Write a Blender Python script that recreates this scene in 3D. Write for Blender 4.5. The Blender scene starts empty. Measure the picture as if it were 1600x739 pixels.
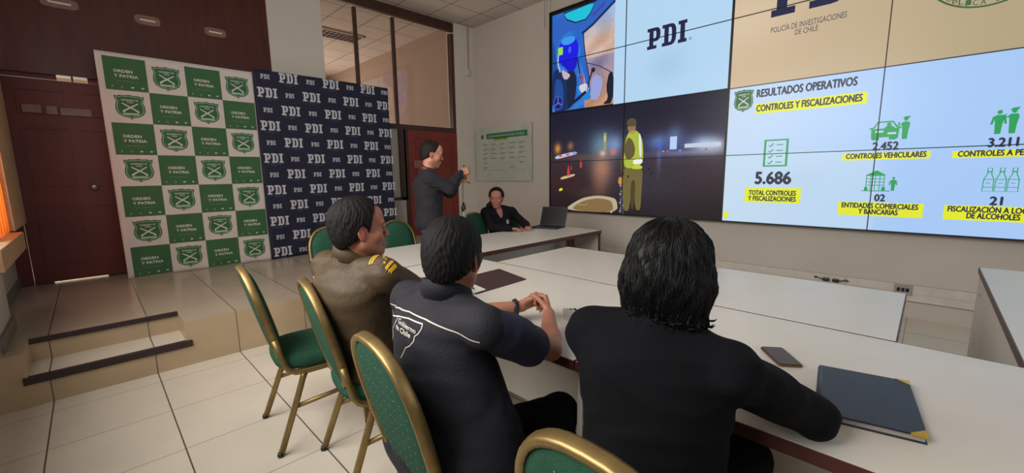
import bpy, bmesh, math, random
import numpy as np
from mathutils import Vector, Matrix
from mathutils.geometry import tessellate_polygon
from mathutils.bvhtree import BVHTree

# ------------------------------------------------------------------ camera, world, light
scene = bpy.context.scene
COL = scene.collection
scene.view_settings.view_transform = 'Standard'
scene.view_settings.look = 'None'
scene.view_settings.gamma = 1.0
scene.view_settings.use_curve_mapping = False
scene.view_settings.exposure = 0.0

CAMH = 1.42
YAW, PITCH, ROLL, FPX = 0.78377, 0.148857, -0.014092, 653.7
def camera_axes():
    cy, sy = math.cos(YAW), math.sin(YAW)
    f0 = Vector((cy, sy, 0)); r = Vector((sy, -cy, 0)); u = Vector((0, 0, 1))
    f = f0 * math.cos(PITCH) - u * math.sin(PITCH)
    u2 = u * math.cos(PITCH) + f0 * math.sin(PITCH)
    return r * math.cos(ROLL) + u2 * math.sin(ROLL), -r * math.sin(ROLL) + u2 * math.cos(ROLL), f
_r, _u, _f = camera_axes()
cd = bpy.data.cameras.new('camera'); cam = bpy.data.objects.new('camera', cd); COL.objects.link(cam)
cd.sensor_width = 36.0; cd.lens = FPX * 36.0 / 1600.0; cd.clip_start = 0.02; cd.clip_end = 200
cam.matrix_world = Matrix(((_r.x, _u.x, -_f.x, 0), (_r.y, _u.y, -_f.y, 0), (_r.z, _u.z, -_f.z, CAMH), (0, 0, 0, 1)))
scene.camera = cam

world = bpy.data.worlds.new('world'); scene.world = world; world.use_nodes = True
bg = world.node_tree.nodes['Background']; bg.inputs[0].default_value = (0.75, 0.85, 1.0, 1); bg.inputs[1].default_value = 1.0

def area(name, loc, rot, sx, sy, power, color):
    l = bpy.data.lights.new(name, 'AREA'); l.shape = 'RECTANGLE'; l.size = sx; l.size_y = sy
    l.energy = power; l.color = color
    o = bpy.data.objects.new(name, l); COL.objects.link(o); o.location = loc; o.rotation_euler = rot
    return o
HP = math.pi / 2
# daylight through the high windows of the left wall and the wall behind the camera
area('daylight_left', (-1.20, 2.1, 2.75), (0, -HP * 0.68, 0), 1.8, 3.4, 205, (1.0, 0.955, 0.89))
area('daylight_platform', (-0.72, 5.0, 1.75), (0, -HP, 0), 1.4, 0.9, 30, (1.0, 0.92, 0.80))
area('daylight_back', (2.4, -4.42, 2.3), (HP, 0, 0), 4.6, 1.7, 28, (0.97, 0.97, 1.0))
area('next_room_fill', (3.4, 11.9, 1.9), (-HP, 0, 0), 2.8, 1.6, 150, (1.0, 0.86, 0.76))  # unseen fill lamp added to brighten the next room, below the transom sightline
area('corridor_light', (-0.2, 7.3, 2.5), (0, 0, 0), 0.5, 0.5, 60, (1.0, 0.93, 0.82))

# ------------------------------------------------------------------ materials
def lin(c):
    return tuple(((v / 255.0) / 12.92 if v / 255.0 <= 0.04045 else (((v / 255.0) + 0.055) / 1.055) ** 2.4) for v in c)
def nd(nt, kind, **kw):
    n = nt.nodes.new(kind)
    for k, v in kw.items(): setattr(n, k, v)
    return n
def mat(name, rgb, rough=0.6, metal=0.0, var=0.08, scale=8.0, bump=0.0, bscale=60.0, spec=0.5, coat=0.0, stretch=(1, 1, 1), sheen=0.0, attr=None):
    m = bpy.data.materials.new(name); m.use_nodes = True; nt = m.node_tree
    b = nt.nodes['Principled BSDF']; L = nt.links
    b.inputs['Roughness'].default_value = rough; b.inputs['Metallic'].default_value = metal
    b.inputs['Specular IOR Level'].default_value = spec; b.inputs['Coat Weight'].default_value = coat
    if sheen: b.inputs['Sheen Weight'].default_value = sheen
    tc = nd(nt, 'ShaderNodeTexCoord'); mp = nd(nt, 'ShaderNodeMapping'); mp.inputs['Scale'].default_value = stretch
    L.new(tc.outputs['Object'], mp.inputs[0])
    no = nd(nt, 'ShaderNodeTexNoise'); no.inputs['Scale'].default_value = scale; no.inputs['Detail'].default_value = 5
    L.new(mp.outputs[0], no.inputs['Vector'])
    rp = nd(nt, 'ShaderNodeMapRange'); rp.inputs['To Min'].default_value = 1 - var; rp.inputs['To Max'].default_value = 1 + var
    rp.inputs['From Min'].default_value = 0.3; rp.inputs['From Max'].default_value = 0.7
    L.new(no.outputs['Fac'], rp.inputs['Value'])
    mx = nd(nt, 'ShaderNodeVectorMath', operation='SCALE')
    if attr:
        at = nd(nt, 'ShaderNodeAttribute'); at.attribute_name = attr; L.new(at.outputs['Color'], mx.inputs[0])
    else:
        mx.inputs[0].default_value = lin(rgb)
    L.new(rp.outputs[0], mx.inputs['Scale']); L.new(mx.outputs[0], b.inputs['Base Color'])
    if bump:
        n2 = nd(nt, 'ShaderNodeTexNoise'); n2.inputs['Scale'].default_value = bscale; n2.inputs['Detail'].default_value = 4
        L.new(mp.outputs[0], n2.inputs['Vector'])
        bp = nd(nt, 'ShaderNodeBump'); bp.inputs['Strength'].default_value = bump; bp.inputs['Distance'].default_value = 0.01
        L.new(n2.outputs['Fac'], bp.inputs['Height']); L.new(bp.outputs[0], b.inputs['Normal'])
    m.diffuse_color = (*lin(rgb), 1)
    return m
def grid_mat(name, rgb, line, size, off, w, rough, axes=(0, 1), var=0.05, spec=0.5, bump=0.0, line2=None):
    """tiles: straight joints every size metres along two object axes"""
    m = mat(name, rgb, rough, 0, var, 3.0, bump, 40, spec); nt = m.node_tree; L = nt.links
    b = nt.nodes['Principled BSDF']; src = b.inputs['Base Color'].links[0].from_socket
    tc = nd(nt, 'ShaderNodeTexCoord'); sp = nd(nt, 'ShaderNodeSeparateXYZ'); L.new(tc.outputs['Object'], sp.inputs[0])
    outs = []
    for i, ax in enumerate(axes):
        a = nd(nt, 'ShaderNodeMath', operation='SUBTRACT'); L.new(sp.outputs[ax], a.inputs[0]); a.inputs[1].default_value = off[i]
        d = nd(nt, 'ShaderNodeMath', operation='DIVIDE'); L.new(a.outputs[0], d.inputs[0]); d.inputs[1].default_value = size[i]
        f = nd(nt, 'ShaderNodeMath', operation='FRACT'); L.new(d.outputs[0], f.inputs[0])
        s = nd(nt, 'ShaderNodeMath', operation='SUBTRACT'); s.inputs[0].default_value = 0.5; L.new(f.outputs[0], s.inputs[1])
        ab = nd(nt, 'ShaderNodeMath', operation='ABSOLUTE'); L.new(s.outputs[0], ab.inputs[0])
        g = nd(nt, 'ShaderNodeMath', operation='GREATER_THAN'); L.new(ab.outputs[0], g.inputs[0]); g.inputs[1].default_value = 0.5 - w[i] / size[i] / 2
        outs.append(g.outputs[0])
    cur = src
    for i, o in enumerate(outs):
        mx = nd(nt, 'ShaderNodeMixRGB'); L.new(o, mx.inputs[0]); L.new(cur, mx.inputs[1]); mx.inputs[2].default_value = (*lin(line if i == 0 or not line2 else line2), 1); cur = mx.outputs[0]
    L.new(cur, b.inputs['Base Color'])
    return m
def emit_attr(name, strength):
    m = bpy.data.materials.new(name); m.use_nodes = True; nt = m.node_tree; b = nt.nodes['Principled BSDF']
    at = nd(nt, 'ShaderNodeAttribute'); at.attribute_name = 'Col'
    b.inputs['Base Color'].default_value = (0.012, 0.012, 0.014, 1); b.inputs['Roughness'].default_value = 0.3
    b.inputs['Specular IOR Level'].default_value = 0.25
    nt.links.new(at.outputs['Color'], b.inputs['Emission Color']); b.inputs['Emission Strength'].default_value = strength
    return m

M = {}
M['floor'] = grid_mat('floor_tile', (214, 204, 188), (92, 82, 70), (0.522, 0.5265), (0.208, 0.041), (0.007, 0.004), 0.32, var=0.05)
M['platform'] = grid_mat('platform_tile', (178, 163, 144), (84, 72, 60), (0.522, 3.0), (0.208, 0.9), (0.006, 0.004), 0.22, var=0.06)
M['riser'] = grid_mat('riser_tile', (186, 164, 134), (92, 80, 66), (0.522, 9.0), (0.208, 4.0), (0.006, 0.0), 0.4, axes=(0, 1), var=0.08)
M['nosing'] = mat('nosing', (48, 34, 36), 0.5, bump=0.3, bscale=300)
M['wall'] = mat('wall_paint', (190, 181, 170), 0.85, var=0.03, scale=1.5, bump=0.12, bscale=90)
M['wall2'] = mat('next_room_paint', (180, 160, 144), 0.85, var=0.03, scale=1.5)
M['column'] = mat('column_paint', (206, 198, 184), 0.8, var=0.03, scale=2)
M['ceil'] = grid_mat('ceiling_tile', (196, 188, 178), (112, 104, 96), (0.61, 0.61), (0.16, 0.22), (0.016, 0.016), 0.9, var=0.04, bump=0.2)
M['maroon'] = mat('maroon_panel', (76, 34, 26), 0.28, var=0.2, scale=2.5, stretch=(6, 1, 1), spec=0.45)
M['door'] = mat('red_door', (100, 34, 26), 0.45, var=0.10, scale=3)
M['door2'] = mat('red_brown_door', (118, 44, 34), 0.42, var=0.12, scale=3)
M['frame'] = mat('dark_wood_frame', (66, 42, 30), 0.4, var=0.2, scale=8, stretch=(1, 1, .2))
M['stone'] = mat('light_wood_sill', (200, 160, 118), 0.5, var=0.15, scale=14, bump=0.3)
M['blind'] = mat('orange_blind', (226, 160, 92), 0.7, var=0.25, scale=4, stretch=(1, 30, .2))
M['tan'] = mat('tan_plaster', (214, 178, 134), 0.7, var=0.12, scale=9, bump=0.4, bscale=50)
M['skirt'] = mat('skirting', (120, 110, 104), 0.5)
M['chrome'] = mat('chrome', (205, 204, 200), 0.35, 0.8, var=0.03)
M['patch'] = mat('patch', (128, 96, 84), 0.3, var=0.15, scale=20)
M['patchline'] = mat('patch_line', (220, 205, 190), 0.5)
M['fabric'] = mat('printed_fabric', (200, 200, 200), 0.75, var=0.03, scale=5, attr='Col', bump=0.35, bscale=9)
M['table'] = mat('white_laminate', (216, 209, 198), 0.3, var=0.025, scale=6, spec=0.4)
M['panel'] = mat('white_board', (196, 188, 178), 0.5, var=0.03, scale=4)
M['edge'] = mat('maroon_edge', (78, 40, 36), 0.45, var=0.12, scale=20)
M['gold'] = mat('brushed_gold', (152, 128, 82), 0.42, 0.8, var=0.12, scale=30)
M['green'] = mat('green_upholstery', (37, 78, 59), 0.9, var=0.14, scale=30, bump=0.4, bscale=220, spec=0.25)
M['dot'] = mat('white_dot', (186, 196, 170), 0.8)
M['black'] = mat('black_plastic', (22, 22, 24), 0.4, var=0.1)
M['bezel'] = mat('screen_bezel', (10, 10, 12), 0.4, var=0.1)
M['screen'] = emit_attr('lit_screen', 1.0)
M['glass'] = None
M['skin'] = mat('skin', (180, 130, 105), 0.5, var=0.06, scale=40, attr='Col', bump=0.08, bscale=300)
M['hair'] = mat('black_hair', (6, 6, 7), 0.46, var=0.3, scale=70, bump=0.12, bscale=500, spec=0.22)
M['hair_short'] = mat('dark_hair', (11, 9, 9), 0.6, var=0.3, scale=120, bump=0.35, bscale=500, spec=0.25)
M['hair_grey'] = mat('greying_hair', (62, 57, 54), 0.7, var=0.3, scale=150, bump=0.4, bscale=260)
M['hair_brown'] = mat('brown_hair', (24, 18, 16), 0.6, var=0.3, scale=120, bump=0.35, bscale=500, spec=0.3)
M['olive'] = mat('olive_brown_cloth', (76, 61, 41), 0.62, var=0.12, scale=10, bump=0.25, bscale=60, spec=0.4)
M['navy'] = mat('navy_cloth', (20, 19, 30), 0.8, var=0.12, scale=12, bump=0.25, bscale=120)
M['navy2'] = mat('navy_shirt', (42, 44, 66), 0.85, var=0.12, scale=12, bump=0.25, bscale=120)
M['suit'] = mat('dark_suit', (4, 4, 9), 0.9, var=0.12, scale=12, bump=0.2, bscale=300, spec=0.2)
M['darkjk'] = mat('charcoal_fleece', (34, 32, 38), 0.9, var=0.15, scale=14, bump=0.3, bscale=120)
M['blackcl'] = mat('black_cloth', (20, 18, 22), 0.9, var=0.12, scale=10, spec=0.2)
M['jeans'] = mat('blue_jeans', (50, 60, 92), 0.85, var=0.15, scale=30)
M['trous'] = mat('dark_trousers', (12, 11, 16), 0.9, var=0.12, scale=10, spec=0.2)
M['white'] = mat('white_print', (205, 198, 186), 0.7)
M['shirt'] = mat('white_collar', (190, 190, 190), 0.8)
M['yellow'] = mat('yellow_braid', (206, 160, 34), 0.55, var=0.1, scale=90)
M['folder'] = mat('brown_leather', (66, 44, 42), 0.5, var=0.1, scale=30, bump=0.3, bscale=300)
M['navyleather'] = mat('navy_leather', (36, 44, 62), 0.42, var=0.08, scale=30, bump=0.25, bscale=400)
M['brass'] = mat('brass_corner', (222, 182, 60), 0.3, 0.8)
M['paper'] = mat('paper', (206, 202, 196), 0.8)
M['pages'] = mat('page_block', (170, 160, 154), 0.8, var=0.1, scale=8, stretch=(1, 1, 60))
M['phone'] = mat('champagne_phone', (196, 184, 168), 0.3, 0.3)
M['phone2'] = mat('brown_phone_case', (62, 40, 36), 0.35)
M['laptop'] = mat('laptop_shell', (40, 40, 46), 0.45, var=0.06)
M['plastic'] = mat('white_plastic', (196, 188, 176), 0.5)
M['outlet'] = mat('grey_outlet', (150, 142, 132), 0.5)
M['poster'] = mat('frosted_acrylic', (168, 172, 158), 0.25, var=0.03, scale=3, attr='Col')
M['eye'] = mat('eye_white', (150, 140, 134), 0.3)
M['iris'] = mat('dark_iris', (24, 16, 12), 0.2)
M['bracelet'] = mat('dark_bracelet', (44, 36, 30), 0.4, var=0.4, scale=90)
M['lamp'] = mat('fluorescent_louvre', (120, 104, 94), 0.4, var=0.35, scale=60)
M['shoe'] = mat('black_shoe', (20, 18, 18), 0.35)
bt = M['blind'].node_tree; tl = nd(bt, 'ShaderNodeBsdfTranslucent'); ms = nd(bt, 'ShaderNodeMixShader'); ms.inputs[0].default_value = .6
pb = bt.nodes['Principled BSDF']; bt.links.new(pb.inputs['Base Color'].links[0].from_socket, tl.inputs[0])
bt.links.new(pb.outputs[0], ms.inputs[1]); bt.links.new(tl.outputs[0], ms.inputs[2]); bt.links.new(ms.outputs[0], bt.nodes['Material Output'].inputs[0])
g = bpy.data.materials.new('clear_glass'); g.use_nodes = True
gt = g.node_tree; gt.nodes.remove(gt.nodes['Principled BSDF'])
tr = nd(gt, 'ShaderNodeBsdfTransparent'); tr.inputs[0].default_value = (0.90, 0.88, 0.86, 1)
gl = nd(gt, 'ShaderNodeBsdfGlossy'); gl.inputs['Roughness'].default_value = 0.03
mx = nd(gt, 'ShaderNodeMixShader'); mx.inputs[0].default_value = 0.06
gt.links.new(tr.outputs[0], mx.inputs[1]); gt.links.new(gl.outputs[0], mx.inputs[2]); gt.links.new(mx.outputs[0], gt.nodes['Material Output'].inputs[0])
M['glass'] = g

# ------------------------------------------------------------------ mesh helpers
class MB:
    def __init__(s): s.v = []; s.f = []; s.m = []; s.c = []; s.smooth = []
    def add(s, verts, faces, mi=0, col=None, smooth=False):
        b = len(s.v); s.v += [tuple(p) for p in verts]
        for f in faces: s.f.append(tuple(i + b for i in f)); s.m.append(mi); s.c.append(col); s.smooth.append(smooth)
        return s
    def box(s, lo, hi, bev=0.0, mi=0, R=None, at=(0, 0, 0)):
        lo = Vector(lo); hi = Vector(hi)
        bm = bmesh.new(); bmesh.ops.create_cube(bm, size=1.0)
        d = hi - lo; c = (hi + lo) / 2
        for v in bm.verts: v.co = Vector((v.co.x * d.x + c.x, v.co.y * d.y + c.y, v.co.z * d.z + c.z))
        if bev > 0: bmesh.ops.bevel(bm, geom=bm.edges[:], offset=bev, segments=2, affect='EDGES', profile=0.6)
        s.bm(bm, mi, R, at); return s
    def bm(s, bm, mi=0, R=None, at=(0, 0, 0), smooth=False):
        bm.verts.index_update(); at = Vector(at)
        vs = [((R @ v.co) if R else v.co) + at for v in bm.verts]
        s.add(vs, [[v.index for v in f.verts] for f in bm.faces], mi, None, smooth); bm.free()
    def sweep(s, path, prof, mi=0, closed=False, up=None, smooth=True, scales=None, cap=True):
        """prof: list of (a,b): a along side axis, b along up axis"""
        P = [Vector(p) for p in path]; n = len(P); k = len(prof); rings = []
        ref = Vector(up) if up else Vector((0, 0, 1)); pu = None
        for i in range(n):
            if closed: t = P[(i + 1) % n] - P[i - 1]
            else: t = P[min(i + 1, n - 1)] - P[max(i - 1, 0)]
            t.normalize()
            if up: sd = t.cross(ref)
            else:
                if pu is None: a = Vector((0, 0, 1)) if abs(t.z) < .9 else Vector((1, 0, 0)); sd = t.cross(a)
                else: sd = t.cross(pu)
            sd.normalize(); u = sd.cross(t); u.normalize(); pu = u
            sc = scales[i] if scales else 1
            rings.append([P[i] + sd * a * sc + u * b * sc for a, b in prof])
        vs = [p for r in rings for p in r]; fs = []
        for i in range(n if closed else n - 1):
            j = (i + 1) % n
            for q in range(k): fs.append((i * k + q, i * k + (q + 1) % k, j * k + (q + 1) % k, j * k + q))
        if not closed and cap: fs.append(tuple(range(k))[::-1]); fs.append(tuple((n - 1) * k + q for q in range(k)))
        s.add(vs, fs, mi, None, smooth); return s
    def tube(s, path, r, mi=0, seg=10, closed=False, scales=None):
        return s.sweep(path, [(r * math.cos(2 * math.pi * i / seg), r * math.sin(2 * math.pi * i / seg)) for i in range(seg)], mi, closed, scales=scales)
    def lathe(s, prof, at=(0, 0, 0), seg=20, mi=0, axis='z', smooth=True):
        vs = []; n = len(prof)
        for i in range(seg):
            a = 2 * math.pi * i / seg
            for r, z in prof:
                p = (r * math.cos(a), r * math.sin(a), z)
                if axis == 'x': p = (z, p[0], p[1])
                if axis == 'y': p = (p[0], z, p[1])
                vs.append(Vector(p) + Vector(at))
        fs = []
        for i in range(seg):
            j = (i + 1) % seg
            for q in range(n - 1): fs.append((i * n + q, j * n + q, j * n + q + 1, i * n + q + 1))
        fs.append(tuple(i * n for i in range(seg))[::-1]); fs.append(tuple(i * n + n - 1 for i in range(seg)))
        s.add(vs, fs, mi, None, smooth); return s
    def data(s, name, mats):
        me = bpy.data.meshes.new(name); me.from_pydata(s.v, [], s.f)
        for m in (mats if isinstance(mats, (list, tuple)) else [mats]): me.materials.append(m)
        me.polygons.foreach_set('material_index', s.m); me.polygons.foreach_set('use_smooth', s.smooth)
        if any(c is not None for c in s.c):
            at = me.color_attributes.new('Col', 'FLOAT_COLOR', 'CORNER'); arr = []
            for f, c in zip(s.f, s.c):
                c = c if c is not None else (1, 1, 1)
                if isinstance(c[0], (tuple, list)):
                    for q in c: arr += [*q, 1.0]
                else: arr += [*c, 1.0] * len(f)
            at.data.foreach_set('color', arr)
        me.update(); return me
    def build(s, name, mats, parent=None, loc=None, **kw):
        return put(name, s.data(name, mats), parent, loc, **kw)
def put(name, me, parent=None, loc=None, **kw):
    o = bpy.data.objects.new(name, me); COL.objects.link(o)
    if parent: o.parent = parent
    if loc is not None: o.location = loc
    for k, v in kw.items(): o[k] = v
    return o
def thing(name, label, cat, loc=(0, 0, 0), rz=0.0, group=None):
    o = bpy.data.objects.new(name, None); COL.objects.link(o); o.location = loc; o.rotation_euler = (0, 0, rz)
    o.empty_display_size = 0.1; o['label'] = label; o['category'] = cat
    if group: o['group'] = group
    return o
def copy_tree(o, parent=None):
    c = o.copy(); COL.objects.link(c); c.parent = parent
    for ch in o.children: copy_tree(ch, c)
    return c
def struct(name, mb, m, loc=None): return mb.build(name, m, None, loc, kind='structure')

# flat printing: 2-D shapes mapped on to a surface by a function (u, v, layer) -> point
class Print:
    def __init__(s, fn, maxe=0): s.fn = fn; s.mb = MB(); s.maxe = maxe; s.soft = 0
    def face(s, vs, fs, col, layer=1):
        s.mb.add([s.fn(u, v, layer) for u, v in vs], fs, 0, lin(col)); return s
    def rect(s, u0, v0, u1, v1, col, layer=1, n=1):
        vs = []; fs = []
        for j in range(n + 1):
            for i in range(n + 1): vs.append((u0 + (u1 - u0) * i / n, v0 + (v1 - v0) * j / n))
        for j in range(n):
            for i in range(n): a = j * (n + 1) + i; fs.append((a, a + 1, a + n + 2, a + n + 1))
        return s.face(vs, fs, col, layer)
    def poly(s, pts, col, layer=1):
        for _ in range(s.soft):                      # round the corners of hand-drawn outlines
            pts = [(a[0] * w + b[0] * (1 - w), a[1] * w + b[1] * (1 - w)) for a, b in zip(pts, pts[1:] + pts[:1]) for w in (.78, .22)]
        t = [tuple(q) for q in tessellate_polygon([[Vector((p[0], p[1], 0)) for p in pts]])]
        if s.maxe:                                   # split long triangles so that prints follow curved cloth
            pts = [tuple(p) for p in pts]; mid = {}; out = []
            while t:
                f = t.pop(); e = [(math.dist(pts[f[i]], pts[f[(i + 1) % 3]]), i) for i in range(3)]; L, i = max(e)
                if L < s.maxe: out.append(f); continue
                a, b, c = f[i], f[(i + 1) % 3], f[(i + 2) % 3]; k = (min(a, b), max(a, b))
                if k not in mid: mid[k] = len(pts); pts.append(((pts[a][0] + pts[b][0]) / 2, (pts[a][1] + pts[b][1]) / 2))
                t += [(a, mid[k], c), (mid[k], b, c)]
            t = out
        return s.face(pts, t, col, layer)
    def ell(s, u, v, a, b, col, layer=1, n=24):
        return s.poly([(u + a * math.cos(2 * math.pi * i / n), v + b * math.sin(2 * math.pi * i / n)) for i in range(n)], col, layer)
    def stroke(s, pts, w, col, layer=1, closed=False):
        n = len(pts); L = []; R_ = []
        for i in range(n):
            a = pts[(i - 1) % n] if (closed or i > 0) else pts[i]; b = pts[(i + 1) % n] if (closed or i < n - 1) else pts[i]
            dx, dy = b[0] - a[0], b[1] - a[1]; d = math.hypot(dx, dy) or 1; nx, ny = -dy / d * w / 2, dx / d * w / 2
            L.append((pts[i][0] + nx, pts[i][1] + ny)); R_.append((pts[i][0] - nx, pts[i][1] - ny))
        fs = [(i, (i + 1) % n, n + (i + 1) % n, n + i) for i in range(n if closed else n - 1)]
        return s.face(L + R_, fs, col, layer)
    def text(s, txt, u0, v0, w, h, col, layer=2, bold=0.02, sgn=1, ang=0.0, res=2, shear=0.0):
        vs, fs, W = text_shape(txt, 0.0, res, shear)
        k = w / W; ca, sa = math.cos(ang), math.sin(ang); d = bold * h * 1.5
        for i, (dx, dy) in enumerate(((d, 0), (-d, 0), (0, d), (0, -d)) if bold > 0 else ((0, 0),)):   # strokes thickened by small shifts
            s.face([(u0 + sgn * (x * k * ca - y * h * sa + dx), v0 + x * k * sa + y * h * ca + dy) for x, y in vs], fs, col, layer + i * .1)
        return s
    def pdi(s, u0, v0, w, h, col, layer=2, sgn=1, slant=0.0):
        for vs, fs in PDI_SHAPE: s.face([(u0 + sgn * x * w, v0 + y * h) for x, y in vs], fs, col, layer)
        return s
_tc = {}
def text_shape(txt, bold=0.02, res=2, shear=0.0):
    key = (txt, bold, res, shear)
    if key in _tc: return _tc[key]
    def conv(t):
        c = bpy.data.curves.new('t', 'FONT'); c.body = t; c.offset = bold; c.resolution_u = res; c.shear = shear
        o = bpy.data.objects.new('t', c); COL.objects.link(o)
        dg = bpy.context.evaluated_depsgraph_get(); me = bpy.data.meshes.new_from_object(o.evaluated_get(dg))
        vs = [(v.co.x, v.co.y) for v in me.vertices]; fs = [tuple(p.vertices) for p in me.polygons]
        bpy.data.objects.remove(o); bpy.data.curves.remove(c); bpy.data.meshes.remove(me); return vs, fs
    if '_cap' not in _tc: _tc['_cap'] = max(v[1] for v in conv('H')[0])
    vs, fs = conv(txt); x0 = min(v[0] for v in vs); x1 = max(v[0] for v in vs); H = _tc['_cap']
    _tc[key] = ([(x - x0, y / H) for x, y in vs], fs, x1 - x0); return _tc[key]
def _pdi():
    out = []
    def R(x0, y0, x1, y1): out.append(([(x0, y0), (x1, y0), (x1, y1), (x0, y1)], [(0, 1, 2, 3)]))
    def bowl(x, y0, y1, xr, t, th):
        n = 10; o = []; i_ = []; cy = (y0 + y1) / 2; b = (y1 - y0) / 2; a = xr - x
        for k in range(n + 1):
            an = -math.pi / 2 + math.pi * k / n; ca = max(math.cos(an), 0) ** 0.75; sa = math.copysign(abs(math.sin(an)) ** 0.75, math.sin(an))
            o.append((x + a * ca, cy + b * sa)); i_.append((x + (a - t) * ca, cy + (b - th) * sa))
        out.append((o + i_, [(k, k + 1, n + 2 + k, n + 1 + k) for k in range(n)]))
    # P
    R(.00, 0, .25, .16); R(.00, .84, .12, 1); R(.055, .16, .165, .84); R(.12, .84, .21, 1); R(.165, .34, .21, .5)
    bowl(.205, .34, 1, .345, .11, .16)
    # D
    R(.39, 0, .53, .16); R(.39, .84, .53, 1); R(.445, .16, .555, .84); R(.53, 0, .60, .16); R(.53, .84, .60, 1); bowl(.595, 0, 1, .745, .11, .16)
    # I
    R(.79, 0, 1, .16); R(.79, .84, 1, 1); R(.84, .16, .95, .84)
    return out
PDI_SHAPE = _pdi()
SH = [(0, 1.06), (.30, .98), (.62, 1.0), (.80, .92), (1.0, .98), (.98, .72), (.88, .45), (.98, .1), (1.0, -.25), (.86, -.62), (.5, -.86), (.18, -.92), (0, -1.08)]
SHP = SH + [(-x, y) for x, y in SH[-2:0:-1]]
def shield(P, u, v, a, b, sgn=1, L=2, detail=True, white=(205, 205, 196)):
    g1, g2 = (42, 92, 54), (58, 112, 66)
    P.poly([(u + x * a, v + y * b) for x, y in SHP], g1, L)
    P.stroke([(u + x * a * .88, v + y * b * .88) for x, y in SHP], a * .06, (150, 176, 146), L + 1, True)
    P.poly([(u + x * a * .78, v + y * b * .76) for x, y in SHP], g2, L + 1)
    P.poly([(u + x * a * .72, v + y * b * .70) for x, y in SHP], (46, 98, 58), L + 2)
    for sx in (1, -1):
        P.poly([(u + sx * a * x, v + b * y) for x, y in ((-.58, -.42), (-.50, -.30), (.50, .34), (.56, .30), (.54, .26), (-.34, -.34), (-.46, -.50))], white, L + 3 + (sx > 0))
    P.poly([(u + x * a, v + y * b) for x, y in ((-.5, -.52), (.5, -.52), (.58, -.64), (.4, -.70), (-.4, -.70), (-.58, -.64))], (160, 190, 156), L + 3)
    if detail:
        P.text('CARABINEROS DE', u - sgn * a * .58, v + b * .52, a * 1.16, b * .13, white, L + 3, .02, sgn, res=1)
        P.text('CHILE', u - sgn * a * .22, v + b * .34, a * .44, b * .12, white, L + 3, .02, sgn, res=1)
# ------------------------------------------------------------------ room
XV, XS, YW, YP, ZP, ZC, XL, YB = 5.42, 5.32, 6.42, 3.91, 0.35, 4.12, -0.60, -4.5
struct('floor', MB().box((XL - .3, YB - .3, -0.1), (XV + .1, YP + .3, 0)), M['floor'])
# platform with the two-step recess
mb = MB()
mb.box((XL - .3, YP + .34, -.05), (XV + .1, YW + .3, ZP)).box((.395, YP, -.05), (XV + .1, YP + .34, ZP)).box((XL - .3, YP, -.05), (-.405, YP + .34, ZP)).box((-.405, YP, -.05), (.395, YP + .34, .19))
pl = struct('platform', mb, [M['platform'], M['riser'], M['floor']])
for p in pl.data.polygons:
    if abs(p.normal.z) < .5: p.material_index = 1
for p in pl.data.polygons:
    if abs(p.normal.z) > .5 and p.center.z < .25: p.material_index = 2
struct('trim_1', MB().box((-.405, YP + .325, .318), (.395, YP + .352, .353), .003), M['nosing'])
struct('trim_2', MB().box((-.425, YP - .012, .148), (.43, YP + .028, .196), .003), M['nosing'])
struct('ceiling', MB().box((XL - .3, YB - .3, ZC), (XV + .1, YW + .02, ZC + .1)), M['ceil'])
# right wall, with the skirting duct
struct('wall_right', MB().box((XV, YB - .3, -.1), (XV + .15, YW + .1, ZC + .1)), M['wall'])
struct('trim_3', MB().box((XV - .045, YB, .17), (XV, YP, .325), .004).box((XV - .052, YB, .245), (XV - .044, YP, .25)), M['plastic'])
# wall behind the camera with a band of windows, left wall with its windows
mb = MB().box((XL - .3, YB - .15, -.1), (XV, YB, 1.35)).box((XL - .3, YB - .15, 3.25), (XV, YB, ZC)).box((XL - .3, YB - .15, 1.35), (0, YB, 3.25)).box((4.8, YB - .15, 1.35), (XV, YB, 3.25))
struct('wall_back', mb, M['wall'])
mb = MB().box((XL - .15, YB, -.1), (XL, YP, 1.45)).box((XL - .15, YB, 3.45), (XL, YW, ZC)).box((XL - .15, 3.80, 1.45), (XL, 4.55, 3.45)).box((XL - .15, YP, ZP), (XL, YW + .1, 1.02)).box((XL - .15, YB, 1.45), (XL, .30, 3.45)).box((XL - .15, 4.55, 2.5), (XL, 5.45, 3.45))
struct('wall_left', mb, M['wall'])
struct('wall_left_corner', MB().box((XL - .15, 5.45, 1.0), (-.475, YW, 2.47)), M['tan'])
mb = MB()
for y in (.30, 1.45, 2.6, 3.75): mb.box((XL - .12, y, 1.45), (XL - .06, y + .05, 3.45))
mb.box((XL - .12, .3, 1.45), (XL - .06, 3.8, 1.5)).box((XL - .12, .3, 2.5), (XL - .06, 3.8, 2.55)).box((XL - .12, .3, 3.4), (XL - .06, 3.8, 3.45))
w = struct('window_1', mb, M['frame'])
mb = MB()
for x in (0, 1.2, 2.4, 3.6, 4.75): mb.box((x, YB - .12, 1.35), (x + .05, YB - .06, 3.25))
mb.box((0, YB - .12, 1.35), (4.8, YB - .06, 1.4)).box((0, YB - .12, 3.2), (4.8, YB - .06, 3.25))
struct('window_2', mb, M['frame'])
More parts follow.
